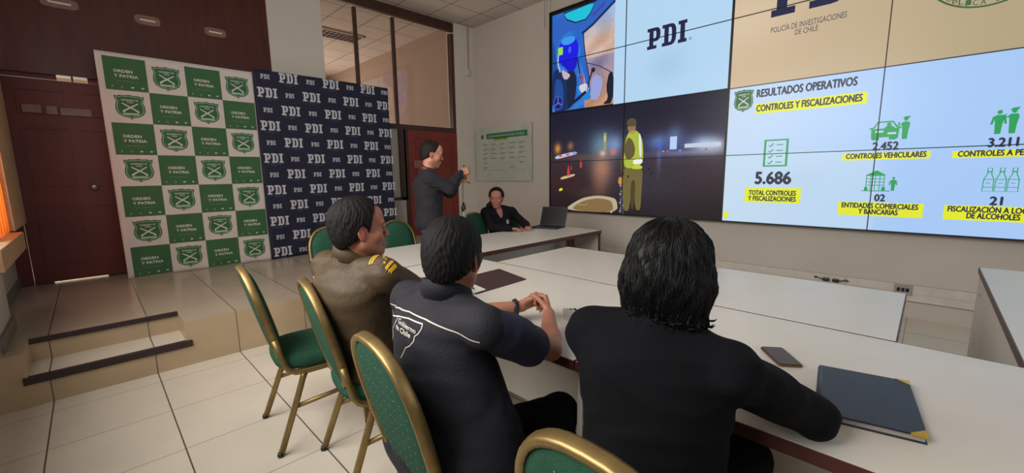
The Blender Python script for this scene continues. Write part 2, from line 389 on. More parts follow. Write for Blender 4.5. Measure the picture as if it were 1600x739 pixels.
# platform window: blind strips, sill shelf, low wall with skirting under it
w3 = struct('window_3', MB().box((XL - .10, 4.55, 1.02), (XL - .06, 5.45, 1.06)).box((XL - .10, 5.41, 1.02), (-.53, 5.45, 2.5)).box((XL - .10, 4.55, 1.02), (XL - .06, 4.59, 2.5)), M['frame'])
mb = MB()
for i in range(11): mb.box((XL + .085 + .012 * (i % 2), 4.56 + i * .08, 1.002), (XL + .092 + .012 * (i % 2), 4.638 + i * .08, 2.47))
mb.build('blind', M['blind'], w3)
struct('trim_4', MB().box((XL, 4.0, .86), (XL + .18, 5.32, 1.0), .006), M['stone'])
struct('wall_left_low', MB().box((XL, 4.0, ZP), (XL + .10, 4.62, .86)), M['wall'])
struct('baseboard_left', MB().box((XL + .10, 4.0, ZP), (XL + .118, 4.62, ZP + .10), .002).box((XL, 4.62, ZP), (XL + .118, 4.64, ZP + .10), .002).box((XL, 4.64, ZP), (XL + .015, YW, ZP + .10), .002), M['skirt'])
# far-left wall: dark wood soffit above a red door
mb = MB().box((XL - .1, 6.36, 2.47), (1.90, YW + .1, ZC))
# two lit gaps under the soffit
struct('wall_soffit', mb, M['maroon'])
mb = MB().box((XL - .1, YW, ZP), (-.50, YW + .12, 2.47)).box((.42, YW, ZP), (1.90, YW + .12, 2.47)).box((-.50, YW, 2.43), (-.10, YW + .08, 2.47)).box((.005, YW, 2.43), (.02, YW + .08, 2.47)).box((.125, YW, 2.43), (.42, YW + .08, 2.47))
struct('wall_far_red', mb, M['door'])
dr = struct('door_1', MB().box((-.495, YW + .02, ZP + .014), (.415, YW + .06, 2.425), .003), M['door'])
mb = MB()
for x0, x1 in ((-.40, -.08), (.0, .32)):
    for z0, z1 in ((ZP + .2, 1.15), (1.35, 1.95), (2.08, 2.33)):
        mb.box((x0, YW + .008, z0), (x1, YW + .021, z0 + .018), .002).box((x0, YW + .008, z1 - .018), (x1, YW + .021, z1), .002)
        mb.box((x0, YW + .009, z0 + .0182), (x0 + .018, YW + .021, z1 - .0182)).box((x1 - .018, YW + .009, z0 + .0182), (x1, YW + .021, z1 - .0182))
mb.build('door_moulding', M['door'], dr)
mb = MB().lathe([(0, -.07), (.018, -.068), (.03, -.055), (.03, -.04), (.012, -.028), (.012, -.006), (.03, -.004), (.03, 0), (0, 0)], (.05, YW + .02, 1.34), 18, 0, 'y')
mb.build('door_knob', M['chrome'], dr)
mb = MB().box((-.37, YW - .004, 2.09), (-.24, YW + .02, 2.17), .002).box((-.21, YW - .004, 2.085), (-.13, YW + .02, 2.165), .002).box((-.11, YW - .004, 2.08), (.12, YW + .02, 2.155), .002)
mb.build('door_sign', M['patch'], dr, label='row of three small faded sticker strips')
struct('baseboard_far', MB().box((-.495, YW - .004, ZP), (-.36, YW + .03, ZP + .013)).box((.05, YW - .004, ZP), (.415, YW + .03, ZP + .013)), M['frame'])
# the lit corridor beyond the door gap
struct('wall_corridor', MB().box((XL - .3, 8.2, 0), (1.9, 8.3, 3)).box((XL - .3, YW + .12, .2), (1.9, 8.2, ZP)).box((XL - .3, YW + .12, 2.9), (1.9, 8.2, 3.0)).box((XL - .35, YW + .1, .2), (XL - .3, 8.3, 3)).box((1.86, YW + .12, .2), (1.9, 8.3, 3)), M['column'])
# thin rounded patches on the soffit, each with a paler bar
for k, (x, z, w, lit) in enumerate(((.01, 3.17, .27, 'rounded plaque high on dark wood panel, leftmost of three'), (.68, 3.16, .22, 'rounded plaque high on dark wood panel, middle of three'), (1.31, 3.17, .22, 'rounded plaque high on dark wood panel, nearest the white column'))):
    t = thing('wall_patch', lit, 'patch', (x, 6.36, z), group='patches on the dark wood panel')
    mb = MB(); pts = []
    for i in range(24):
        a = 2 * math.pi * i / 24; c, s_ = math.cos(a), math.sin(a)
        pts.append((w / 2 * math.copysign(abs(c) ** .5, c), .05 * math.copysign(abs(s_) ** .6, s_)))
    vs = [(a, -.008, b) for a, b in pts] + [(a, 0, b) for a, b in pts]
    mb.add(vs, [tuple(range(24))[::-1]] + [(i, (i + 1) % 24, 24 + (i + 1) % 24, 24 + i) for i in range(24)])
    mb.build('plate', M['patch'], t)
    MB().box((-w * .3, -.011, -.008), (w * .3, -.0075, .008)).build('pale_bar', M['patchline'], t)
# white column, partition, corner column
struct('column_1', MB().box((1.90, 6.34, ZP), (2.60, YW + .2, ZC), .004), M['column'])
struct('column_2', MB().box((4.985, 6.36, ZP), (XV, YW + .2, ZC), .004), M['column'])
struct('wall_far_low', MB().box((2.6, YW, ZP), (3.86, YW + .12, 1.0)), M['wall'])
# partition frame with three transom panes, sidelight and door
fr = struct('window_4', MB().box((2.6, YW - .02, 3.97), (4.985, YW + .04, ZC)).box((2.6, YW - .02, 2.19), (4.985, YW + .08, 2.27)).box((2.6, YW - .02, 2.27), (2.62, YW + .08, 3.94))
       .box((3.105, YW - .02, 2.27), (3.155, YW + .03, 3.94)).box((3.745, YW - .02, 2.27), (3.795, YW + .03, 3.94)).box((4.92, YW - .02, 2.27), (4.985, YW + .08, 3.94))
       .box((2.6, YW - .02, 1.0), (3.86, YW + .08, 1.05)).box((3.04, YW - .02, 1.05), (3.10, YW + .08, 2.19)).box((3.77, YW - .02, 1.0), (3.89, YW + .08, 2.19)).box((3.86, YW - .02, ZP), (3.93, YW + .08, 2.19)), M['frame'])
for a, b, z0, z1 in ((2.62, 3.10, 2.27, 3.94), (3.165, 3.74, 2.27, 3.94), (3.80, 4.92, 2.27, 3.94)):
    MB().box((a, YW + .028, z0), (b, YW + .034, z1 + .03)).build('pane', M['glass'], fr)
MB().box((3.10, YW + .02, 1.05), (3.77, YW + .03, 2.19)).box((2.62, YW + .02, 1.05), (3.04, YW + .03, 2.19)).build('frosted_pane', M['column'], fr)
dr = struct('door_2', MB().box((3.935, YW - .03, ZP), (4.985, YW + .03, 2.185), .004), M['door2'])
mb = MB()
for z0, z1 in ((ZP + .15, 1.15), (1.3, 2.06)):
    for x0, x1 in ((4.07, 4.42), (4.50, 4.86)):
        mb.box((x0, YW - .042, z0), (x1, YW - .029, z0 + .02), .003).box((x0, YW - .042, z1 - .02), (x1, YW - .029, z1), .003)
        mb.box((x0, YW - .041, z0 + .0202), (x0 + .02, YW - .029, z1 - .0202)).box((x1 - .02, YW - .041, z0 + .0202), (x1, YW - .029, z1 - .0202))
mb.build('door_moulding', M['door2'], dr)
MB().box((4.02, YW - .05, 1.54), (4.38, YW - .043, 1.67), .002).build('door_sign', M['patch'], dr, label='small grey-brown plate on the door')
# the next room seen through the transoms
struct('wall_next_room', MB().box((4.99, YW + .2, 0), (5.1, 12.5, 4.2)).box((1.8, 12.4, 0), (5.0, 12.5, 4.2)).box((1.7, YW + .2, 0), (1.9, 12.5, 4.2)), M['wall2'])
struct('ceiling_next_room', MB().box((1.8, YW + .1, ZC - .01), (5.1, 12.5, ZC + .1)), M['ceil'])
struct('floor_next_room', MB().box((1.8, YW + .12, .25), (5.1, 12.5, ZP - .01)), M['platform'])
for (x0, x1, y0, y1, lb) in ((2.75, 4.15, 8.1, 8.6, 'louvred fluorescent ceiling fitting beyond the partition glass, nearer one'), (2.6, 3.55, 9.9, 10.4, 'louvred fluorescent ceiling fitting beyond the partition glass, farther one')):
    t = thing('ceiling_light', lb, 'ceiling light', ((x0 + x1) / 2, (y0 + y1) / 2, ZC - .01), group='fluorescent fittings in the next room')
    w, d = (x1 - x0) / 2, (y1 - y0) / 2
    MB().box((-w, -d, -.03), (w, -d + .03, 0)).box((-w, d - .03, -.03), (w, d, 0)).box((-w, -d, -.03), (-w + .03, d, 0)).box((w - .03, -d, -.03), (w, d, 0)).build('frame', M['plastic'], t)
    mb = MB().box((-w + .03, -d + .03, -.008), (w - .03, d - .03, -.002))
    for i in range(15): x = -w + (i + 1) * 2 * w / 16; mb.box((x - .006, -d + .03, -.028), (x + .006, d - .03, -.004))
    for i in range(3): y = -d + (i + 1) * 2 * d / 4; mb.box((-w + .03, y - .006, -.028), (w - .03, y + .006, -.004))
    mb.build('louvre', M['lamp'], t)
# sensor box, conduit
t = thing('wall_sensor', 'small white box on the corner column at the cable', 'sensor', (5.25, 6.36, 3.31))
MB().box((-.045, -.035, -.07), (.045, 0, .07), .008).build('housing', M['plastic'], t); MB().box((-.03, -.038, -.045), (.03, -.034, .03), .002).build('front_cover', M['column'], t)
o = MB().box((5.27, 6.345, 3.39), (5.285, 6.36, ZC), .002).build('cable_conduit', M['outlet']); o['label'] = 'thin vertical cable conduit from ceiling to the small white box'; o['category'] = 'conduit'
for y, lb in ((4.60, 'thin vertical cable duct above the video wall corner, nearer the poster'), (4.47, 'thin vertical cable duct above the video wall corner, nearer the screens')):
    o = MB().box((XV - .02, y, 3.70), (XV, y + .03, ZC), .002).build('cable_duct', M['plastic']); o['label'] = lb; o['category'] = 'cable duct'; o['group'] = 'cable ducts above the video wall'

# ------------------------------------------------------------------ acrylic poster
t = thing('wall_poster', 'frosted acrylic notice board with green heading on white wall', 'notice board', (XV, 5.595, 1.29))
def pf(u, v, l): return (-.030 - .0006 * l, u, v)      # u = Y offset, mirrored text grows towards -Y
MB().box((-.030, -.73, 0), (-.022, .73, .99), .002).build('sheet', mat('frosted_sheet', (176, 182, 168), .25), t)
P = Print(pf)
P.rect(.42, .775, -.63, .875, (46, 112, 76), 1); P.rect(.575, .79, .495, .86, (74, 104, 72), 1); P.rect(.21, .74, -.14, .785, (140, 150, 52), 1)
P.text('CARABINEROS DE CHILE', .37, .805, .92, .032, (170, 200, 176), 2, .01, -1)
random.seed(4)
for r in range(6):
    for c in range(5):
        x = .53 - c * .235; z = .67 - r * .085
        if r > 3 and random.random() < .5: continue
        P.rect(x, z, x - .13 - .03 * random.random(), z + .012, (112, 114, 104), 1)
        if random.random() < .6: P.rect(x - .02, z - .022, x - .1, z - .014, (136, 138, 126), 1)
P.rect(.55, .20, -.58, .206, (130, 132, 120), 1)
P.mb.build('printing', M['poster'], t)
for y in (-.66, .66):
    for z in (.09, .90): MB().lathe([(0, -.04), (.014, -.04), (.016, -.036), (.016, 0), (0, 0)], (0, y, z), 14, 0, 'x').build('standoff', M['chrome'], t)

# ------------------------------------------------------------------ backdrops
def wave(x, z):
    k = max(0, 1.0 - (z - ZP) / 1.2)
    return 6.05 + .010 * math.sin(3.1 * x + 1.2 * z) + .012 * k * math.sin(9 * x + 6 * z) + .006 * k * math.sin(21 * x - 9 * z)
def bf(u, v, l): return (u, wave(u, v) - .0014 * l - .003, v)
def cloth_sheet(x0, x1, z0, z1, col, hemcurve=None):
    mb = MB(); nx, nz = 60, 60; vs = []
    for s in (0, 1):
        for j in range(nz + 1):
            for i in range(nx + 1):
                x = x0 + (x1 - x0) * i / nx; z = z0 + (z1 - z0) * j / nz; vs.append((x, wave(x, z) + .003 * s - .003, z))
    N = (nx + 1) * (nz + 1); fs = []
    for j in range(nz):
        for i in range(nx):
            a = j * (nx + 1) + i; fs.append((a, a + 1, a + nx + 2, a + nx + 1)); fs.append((N + a, N + a + nx + 1, N + a + nx + 2, N + a + 1))
    for j in range(nz):
        a = j * (nx + 1); fs.append((a, a + nx + 1, N + a + nx + 1, N + a)); a += nx; fs.append((a, N + a, N + a + nx + 1, a + nx + 1))
    for i in range(nx):
        fs.append((i, N + i, N + i + 1, i + 1)); a = nz * (nx + 1) + i; fs.append((a, a + 1, N + a + 1, N + a))
    mb.add(vs, fs, 0, lin(col), True); return mb
t = thing('backdrop_banner', 'green and white chequered banner with shield emblems, leaning by the red door', 'banner', (0, 0, 0))
cloth_sheet(.195, 1.585, .352, 2.70, (206, 198, 190)).build('cloth', M['fabric'], t)
P = Print(bf, .05); CX0, CW, CZ = .245, .3325, .3285
for c in range(4):
    for r in range(7):
        x = CX0 + c * CW; z = 2.66 - r * CZ
        if (c + r) % 2 == 0:
            P.rect(x, z - CZ, x + CW, z, (54, 98, 58), 1, 8)
            P.text('ORDEN', x + .075, z - .150, .145, .027, (206, 214, 198), 2, .03, res=2)
            P.text('Y PATRIA', x + .075, z - .198, .185, .027, (206, 214, 198), 2, .03, res=2)
            P.text('www.carabineros.cl', x + .085, z - .238, .16, .009, (132, 166, 124), 2, .0, res=1)
            P.text('f', x + .045, z - CZ + .026, .010, .016, (170, 196, 160), 2, .03, res=1)
            P.stroke([(x + .125 + .008 * math.cos(a * .785), z - CZ + .034 + .008 * math.sin(a * .785)) for a in range(8)], .003, (150, 180, 144), 2, True)
            P.rect(x + .195, z - CZ + .028, x + .217, z - CZ + .042, (190, 206, 180), 2)
            P.poly([(x + .275, z - CZ + .03), (x + .295, z - CZ + .028), (x + .298, z - CZ + .044), (x + .29, z - CZ + .040), (x + .276, z - CZ + .044)], (190, 206, 180), 2)
        else:
            shield(P, x + CW / 2, z - CZ / 2, .118, .118, 1, 1, True, (200, 208, 192))
P.mb.build('printing', M['fabric'], t)
t = thing('backdrop_banner', 'navy banner with repeated white letters, beside the white column', 'banner', (0, 0, 0))
cloth_sheet(1.592, 3.415, .352, 2.745, (24, 26, 50)).build('cloth', M['fabric'], t)
P = Print(bf)
for c in range(7):
    for r in range(12):
        x = 1.722 + c * .272; z = 2.67 - r * .2035
        if (c + r) % 2 == 1:
            w, h = .225, .118
            if x + w / 2 > 3.41: w_ = 3.412 - (x - w / 2)
            if c == 0: x += .012
            if c == 6: x -= .02
            P.pdi(x - w / 2, z - h / 2 + .01, w, h, (196, 196, 200), 1)
            P.text('POLICIA DE INVESTIGACIONES', x - .09, z - h / 2 - .012, .18, .009, (104, 106, 128), 1, .0, res=1)
            P.text('DE CHILE', x - .03, z - h / 2 - .028, .06, .009, (104, 106, 128), 1, .0, res=1)
        else:
            w, h = .105, .056
            P.pdi(x - w / 2, z - h / 2, w, h, (190, 190, 196), 1)
            P.text('DE CHILE', x - .02, z - h / 2 - .014, .04, .006, (90, 92, 116), 1, .0, res=1)
P.mb.build('printing', M['fabric'], t)

# ------------------------------------------------------------------ video wall
vw = thing('video_wall', 'wall of tiled display panels showing slides and a night picture', 'video wall', (XS, 0, .82))
ZS = [.825, 1.596, 2.346, 3.10, 3.86]; YS = [4.415, 3.085, 1.745, .400, -.935, -2.27]
Z0 = .82
def sf(u, v, l): return (-.0008 * l, u, v - Z0)
for i in range(5):
    for j in range(4):
        MB().box((.0, YS[i + 1] + .001, ZS[j] - Z0 + .001), (.095, YS[i] - .001, ZS[j + 1] - Z0 - .001), .004).build('display_panel', M['bezel'], vw)
def pic_grid(fn, y0, y1, z0, z1, nx, nz, layer=1):
    mb = MB(); vs = []; cs = []
    for j in range(nz + 1):
        for i in range(nx + 1):
            y = y0 + (y1 - y0) * i / nx; z = z0 + (z1 - z0) * j / nz
            vs.append(sf(y, z, layer)); c = fn(y, z); cs.append(lin([min(255, max(0, q)) for q in c]))
    for j in range(nz):
        for i in range(nx):
            a = j * (nx + 1) + i; q = (a, a + 1, a + nx + 2, a + nx + 1)
            mb.f.append(q); mb.m.append(0); mb.c.append([cs[k] for k in q]); mb.smooth.append(False)
    mb.v = vs; return mb
def mixc(a, b, t): t = min(1, max(0, t)); return [p + (q - p) * t for p, q in zip(a, b)]
def blob(y, z, cy, cz, sy, sz): return math.exp(-(((y - cy) / sy) ** 2 + ((z - cz) / sz) ** 2))
# night street picture
def night(y, z):
    hz = 1.69
    if z > hz: c = mixc([44, 38, 52], [22, 22, 42], (z - hz) / .5)
    else: c = mixc([56, 44, 50], [34, 24, 28], (hz - z) / .7)
    for cy, cz, sy, sz, col, k in ((3.44, 1.80, .16, .17, (150, 215, 225), .95), (3.44, 1.78, .42, .30, (60, 80, 110), .6), (3.22, 1.80, .12, .14, (150, 180, 235), .7),
        (2.57, 1.80, .14, .09, (120, 170, 240), .8), (2.36, 1.82, .10, .15, (150, 190, 245), .6), (2.3, 1.75, .5, .16, (60, 74, 130), .75), (2.0, 1.74, .16, .10, (190, 215, 235), .85), (1.85, 1.72, .12, .09, (220, 225, 235), .7),
        (3.43, 1.46, .17, .22, (205, 140, 110), .85), (3.45, 1.25, .12, .2, (150, 110, 90), .6), (4.25, 1.8, .06, .08, (230, 150, 60), .9), (4.0, 1.83, .05, .06, (200, 130, 80), .7),
        (3.42, 1.69, .05, .04, (255, 190, 160), 1), (3.25, 1.70, .05, .04, (240, 120, 90), .9), (4.18, 1.30, .5, .2, (70, 30, 32), .5), (2.7, 1.25, .6, .35, (62, 62, 78), .5), (3.75, 1.65, .35, .05, (110, 80, 70), .5),
        (2.15, 1.65, .5, .03, (150, 150, 170), .5), (3.62, 1.12, .3, .1, (84, 60, 50), .5), (2.56, 1.62, .03, .2, (110, 120, 170), .5)):
        b = blob(y, z, cy, cz, sy, sz) * k; c = mixc(c, col, b)
    n = random.uniform(-4, 4)
    return [q + n for q in c]
pic_grid(night, 4.395, 1.745, .832, 2.346, 150, 84).build('night_street_picture', M['screen'], vw, label='picture of an officer in a yellow vest on a wet road at night')
P = Print(sf); P.soft = 2
P.poly([(4.30, 1.63), (4.0, 1.685), (3.88, 1.70), (3.88, 1.74), (4.0, 1.735), (4.30, 1.69)], (180, 190, 215), 2)
for a, c in ((4.22, (220, 70, 70)), (4.08, (215, 80, 80)), (3.95, (120, 150, 230))): P.rect(a, 1.672 + (4.22 - a) * .10, a - .055, 1.705 + (4.22 - a) * .10, c, 3)
P.poly([(4.20, 1.31), (3.92, 1.37), (3.90, 1.41), (4.18, 1.36)], (206, 180, 140), 3)
P.poly([(4.22, 1.13), (4.14, 1.15), (4.16, 1.19), (4.22, 1.17)], (205, 220, 50), 3)
for y, z, s in ((4.035, 1.38, 1), (3.80, 1.50, .75), (3.98, 1.47, .4)):
    P.poly([(y + .035 * s, z), (y - .035 * s, z), (y - .008 * s, z + .16 * s), (y + .008 * s, z + .16 * s)], (196, 60, 60), 3)
    P.rect(y + .045 * s, z - .012 * s, y - .045 * s, z, (150, 44, 40), 3)
P.poly([(4.12, .835), (3.95, .95), (3.75, 1.045), (3.5, 1.085), (3.3, 1.07), (3.17, 1.04), (3.15, .835)], (186, 172, 142), 3)
P.poly([(3.98, .835), (3.86, .95), (3.7, 1.01), (3.5, 1.045), (3.33, 1.03), (3.24, 1.0), (3.22, .835)], (132, 106, 66), 4)
P.stroke([(3.98, .85), (3.88, .94), (3.72, .93), (3.66, .96)], .012, (160, 140, 100), 5); P.stroke([(3.24, 1.0), (3.2, .9), (3.27, .84)], .03, (176, 164, 140), 5)
P.rect(3.12, .835, 3.05, 1.25, (70, 66, 90), 2); 
for k in range(10): P.rect(3.13 - .02 * (k % 3), .86 + .04 * k, 3.10 - .02 * (k % 3), .885 + .04 * k, (150, 146, 170), 3)
# the officer seen from behind
OL = (112, 100, 56)
P.poly([(3.06, 1.50), (3.10, 1.30), (3.08, 1.15), (3.06, .88), (2.98, .86), (2.94, 1.15), (2.90, 1.25), (2.88, .90), (2.80, .88), (2.79, 1.2), (2.78, 1.50)], OL, 4)
P.poly([(2.88, 1.32), (2.90, .91), (2.95, .91), (2.96, 1.3)], (76, 66, 40), 5)
P.poly([(3.10, 1.80), (3.13, 1.55), (3.10, 1.36), (3.06, 1.34), (3.05, 1.5), (3.04, 1.70), (3.02, 1.92), (3.06, 1.90)], (88, 78, 48), 4)
P.poly([(3.04, 1.93), (2.96, 1.99), (2.86, 1.96), (2.79, 1.82), (2.78, 1.50), (3.05, 1.46), (3.08, 1.60)], (170, 186, 62), 5)
P.poly([(3.02, 1.90), (2.95, 1.86), (2.90, 1.74), (2.92, 1.62), (3.03, 1.58), (3.08, 1.72)], (96, 86, 52), 6)
P.poly([(2.93, 1.52), (2.79, 1.53), (2.79, 1.60), (2.93, 1.59)], (236, 238, 232), 7); P.poly([(2.86, 1.95), (2.82, 1.90), (2.80, 1.62), (2.84, 1.62)], (220, 226, 214), 7)
P.poly([(2.90, 1.52), (2.79, 1.50), (2.79, 1.46), (2.96, 1.46)], (190, 206, 60), 6)
P.poly([(3.03, 2.02), (3.0, 1.94), (2.92, 1.93), (2.90, 2.0), (2.91, 2.05), (3.02, 2.05)], (150, 108, 82), 5)
P.poly([(3.04, 2.04), (3.04, 2.12), (2.97, 2.15), (2.90, 2.12), (2.89, 2.03)], (82, 76, 50), 6)
P.ell(3.12, 1.30, .035, .055, (196, 140, 60), 5)
P.poly([(3.06, .88), (3.06, .845), (2.97, .84), (2.98, .88)], (30, 26, 26), 5); P.poly([(2.88, .90), (2.90, .86), (2.79, .86), (2.80, .90)], (30, 26, 26), 5)
for y, z in ((2.70, 1.46), (2.66, 1.40), (3.08, 1.40), (3.00, 1.36)): P.ell(y, z, .012, .02, (20, 18, 22), 6, 8)
P.rect(2.42, 1.70, 2.33, 1.86, (180, 205, 245), 3); P.rect(2.58, 1.74, 2.53, 1.79, (60, 100, 220), 3); P.rect(2.23, 1.71, 1.80, 1.76, (190, 205, 225), 3)
for y in (2.52, 2.46, 2.30, 2.1, 1.98, 1.88): P.rect(y, 1.672, y - .03, 1.69, (210, 80, 80) if int(y * 50) % 2 else (120, 150, 230), 3)
P.rect(3.41, 1.74, 3.36, 1.98, (150, 150, 110), 3); P.rect(3.40, 1.86, 3.37, 1.94, (200, 190, 120), 4)
P.mb.build('night_street_detail', M['screen'], vw)

# cockpit picture
def cock(y, z):
    c = [40, 110, 200]
    sky = z > 3.05
    # landscape on the right
    if y < 3.78 - (3.8 - z) * .02:
        c = mixc([150, 175, 215], [205, 175, 160], (3.62 - z) / .35) if z > 3.05 else mixc([150, 140, 165], [186, 140, 110], (3.05 - z) / .6)
    c = mixc(c, [190, 140, 110], .4 * blob(y, z, 3.4, 3.25, .2, .1)); c = mixc(c, [120, 112, 150], .7 * blob(y, z, 3.55, 2.95, .2, .08))
    n = random.uniform(-7, 7) + 10 * math.sin(14 * y + 9 * z + 2 * math.sin(8 * z))
    return [q + n for q in c]
pic_grid(cock, 4.36, 3.262, 2.372, 3.80, 60, 70, 2).build('cockpit_picture', M['screen'], vw, label='picture of a helmeted pilot in a cockpit')
P = Print(sf); P.soft = 1
P.poly([(4.36, 2.372), (4.36, 3.45), (4.30, 3.35), (4.25, 2.9), (4.1, 2.372)], (22, 78, 150), 3)
P.poly([(4.36, 3.80), (3.262, 3.80), (3.262, 3.72), (3.60, 3.52), (3.80, 3.40), (3.86, 3.46), (4.0, 3.52), (4.2, 3.44), (4.36, 3.30)], (40, 96, 190), 3)
P.poly([(4.14, 3.78), (3.58, 3.80), (3.66, 3.66), (3.74, 3.60), (3.92, 3.60), (4.08, 3.68)], (24, 190, 215), 4); P.stroke([(4.14, 3.78), (3.58, 3.80), (3.66, 3.66), (3.74, 3.60), (3.92, 3.60), (4.08, 3.68)], .018, (20, 30, 60), 5, True)
P.stroke([(3.80, 3.42), (3.62, 3.50), (3.262, 3.72)], .035, (22, 34, 84), 5); P.stroke([(3.62, 3.62), (3.42, 3.74)], .03, (70, 60, 150), 5)
P.stroke([(3.83, 3.50), (3.78, 3.1), (3.70, 2.75), (3.66, 2.5)], .075, (34, 100, 200), 4); P.stroke([(3.79, 3.45), (3.74, 3.1), (3.66, 2.75)], .016, (16, 26, 60), 5); P.stroke([(3.88, 3.1), (3.82, 2.8)], .02, (16, 30, 80), 5)
P.poly([(4.36, 2.95), (4.26, 3.02), (4.16, 2.95), (4.04, 2.85), (3.96, 2.78), (3.90, 2.62), (3.94, 2.45), (4.05, 2.372), (4.36, 2.372)], (12, 40, 92), 6)
P.poly([(4.30, 2.86), (4.18, 2.84), (4.12, 2.6), (4.2, 2.42), (4.32, 2.5)], (22, 74, 150), 7)
P.poly([(4.06, 3.02), (3.95, 2.95), (3.88, 2.8), (3.92, 2.5), (4.08, 2.42)], (14, 28, 60), 7)
P.ell(4.05, 3.22, .19, .23, (18, 20, 226), 8, 32); P.poly([(4.20, 3.12), (4.06, 2.94), (3.95, 2.92), (3.88, 3.02), (3.88, 3.14), (4.0, 3.06)], (14, 14, 200), 9)
P.ell(4.05, 3.38, .13, .06, (60, 150, 235), 9); P.ell(4.02, 3.24, .03, .05, (60, 90, 240), 10, 12); P.rect(4.24, 3.20, 4.15, 3.31, (150, 226, 60), 10)
P.stroke([(4.22, 3.28), (4.25, 3.1), (4.20, 2.95)], .02, (190, 200, 230), 9); P.poly([(4.18, 2.99), (4.08, 2.93), (4.0, 2.88), (4.06, 2.82), (4.14, 2.84)], (200, 176, 190), 9)
P.poly([(3.90, 2.72), (3.70, 2.66), (3.62, 2.50), (3.72, 2.46), (3.86, 2.56)], (36, 130, 210), 8); P.poly([(3.86, 2.70), (3.70, 2.72), (3.66, 2.60), (3.80, 2.58)], (206, 206, 222), 9)
P.poly([(3.60, 2.84), (3.42, 2.74), (3.50, 2.45), (3.66, 2.48)], (150, 160, 215), 8); P.stroke([(3.62, 2.86), (3.68, 2.7), (3.70, 2.6)], .025, (20, 24, 50), 9); P.ell(3.60, 2.88, .035, .035, (24, 26, 44), 9, 12)
P.poly([(3.262, 2.80), (3.34, 2.80), (3.38, 2.60), (3.34, 2.45), (3.44, 2.38), (3.262, 2.38)], (20, 24, 44), 9)
P.stroke([(3.72, 3.0), (3.5, 2.92), (3.3, 2.80)], .014, (60, 60, 90), 7); P.stroke([(3.84, 2.86), (3.78, 2.80), (3.82, 2.72)], .03, (180, 60, 70), 9)
P.ell(4.24, 2.50, .10, .11, (60, 80, 190), 9); P.ell(4.24, 2.50, .08, .09, (14, 30, 90), 10)
for a in (1.57, 3.6, 5.8): P.stroke([(4.24, 2.50), (4.24 + .09 * math.cos(a), 2.50 + .09 * math.sin(a))], .02, (80, 110, 210), 11)
P.stroke([(4.05, 2.42), (3.85, 2.52), (3.72, 2.60)], .045, (16, 24, 52), 10)
P.mb.build('cockpit_detail', M['screen'], vw)
# logo window, beige banner, slide
def pale(y, z): return mixc([178, 212, 240], [156, 196, 226], .6 * blob(y, z, 2.5, 2.75, .25, .2))
pic_grid(pale, 3.262, 1.756, 2.36, 3.80, 30, 30, 2).build('logo_window', M['screen'], vw, label='pale blue window with navy letters')
P = Print(sf); P.pdi(2.778, 2.980, .513, .255, (30, 26, 62), 3, -1); P.text('®', 2.24, 2.985, .04, .035, (60, 60, 90), 3, 0, -1)
P.mb.build('logo_lettering', M['screen'], vw)
def beige(y, z):
    c = mixc([206, 182, 150], [176, 160, 126], (1.745 - y) / 2.2)
    c = mixc(c, [226, 206, 180], .5 * blob(y, z, 1.6, 3.05, .5, .3)); return c
pic_grid(beige, 1.735, -2.265, 2.343, 3.85, 50, 30, 2).build('beige_banner_picture', M['screen'], vw, label='beige banner picture across the upper right panels')
P = Print(sf); P.pdi(1.371, 3.019, .86, .43, (26, 30, 66), 3, -1)
P.text('POLICÍA DE INVESTIGACIONES', 1.360, 2.862, .638, .055, (40, 44, 76), 3, .0, -1); P.text('DE CHILE', 1.140, 2.795, .195, .052, (40, 44, 76), 3, .0, -1)
P.stroke([(-.19 + .40 * math.cos(i * math.pi / 24), 3.118 + .40 * math.sin(i * math.pi / 24)) for i in range(48)], .014, (60, 96, 60), 3, True)
P.stroke([(-.19 + .33 * math.cos(i * math.pi / 24), 3.118 + .33 * math.sin(i * math.pi / 24)) for i in range(48)], .012, (60, 96, 60), 3, True)
for i, ch in enumerate('REPUBLICA DE CHILE'):
    if ch == ' ': continue
    a = math.radians(-148 + i * 6.8); P.text(ch, -.19 + .365 * math.cos(a) * -1 + .018, 3.118 + .365 * math.sin(a) - .02, .032, .042, (70, 100, 70), 3, .01, -1, 0)
shield(P, -.19, 3.14, .2, .24, -1, 3, False)
P.mb.build('banner_lettering', M['screen'], vw)
def blue(y, z):
    c = mixc([196, 216, 240], [166, 200, 244], (1.745 - y) / 1.6); c = mixc(c, [196, 220, 234], .8 * (1 if z < 1.596 and y > .4 else 0) * .6)
    return mixc(c, [176, 206, 222], .4 * blob(y, z, .95, 1.3, .15, .12))
pic_grid(blue, 1.735, -2.265, .832, 2.343, 60, 36, 2).build('results_slide', M['screen'], vw, label='pale blue slide of green icons and dark figures')
P = Print(sf); DK = (46, 48, 66); YE = (226, 232, 44); GR = (40, 158, 88)
def tx(s, y0, y1, z, h, layer=5, bold=.034, dz=0.0): P.text(s, y0, z, y0 - y1, h, DK, layer, bold, -1, 0, 3)
shield(P, 1.585, 2.195, .098, .115, -1, 3, True)
tx('RESULTADOS OPERATIVOS', 1.452, .592, 2.216, .078)
P.rect(1.461, 2.036, .505, 2.146, YE, 3); tx('CONTROLES Y FISCALIZACIONES', 1.447, .541, 2.063, .066)
P.stroke([(1.335, 1.742), (1.125, 1.742), (1.125, 1.466), (1.335, 1.466)], .026, GR, 3, True)
for k in range(4):
    z = 1.70 - k * .062; P.stroke([(1.30, z - .012), (1.285, z - .026), (1.255, z + .006)], .012, GR, 3); P.rect(1.225, z - .014, 1.165, z - .004, GR, 3)
tx('5.686', 1.408, 1.070, 1.272, .126, bold=.04)
P.rect(1.508, 1.062, .968, 1.226, YE, 3); tx('TOTAL CONTROLES', 1.465, 1.012, 1.146, .050); tx('Y FISCALIZACIONES', 1.468, 1.009, 1.082, .050)
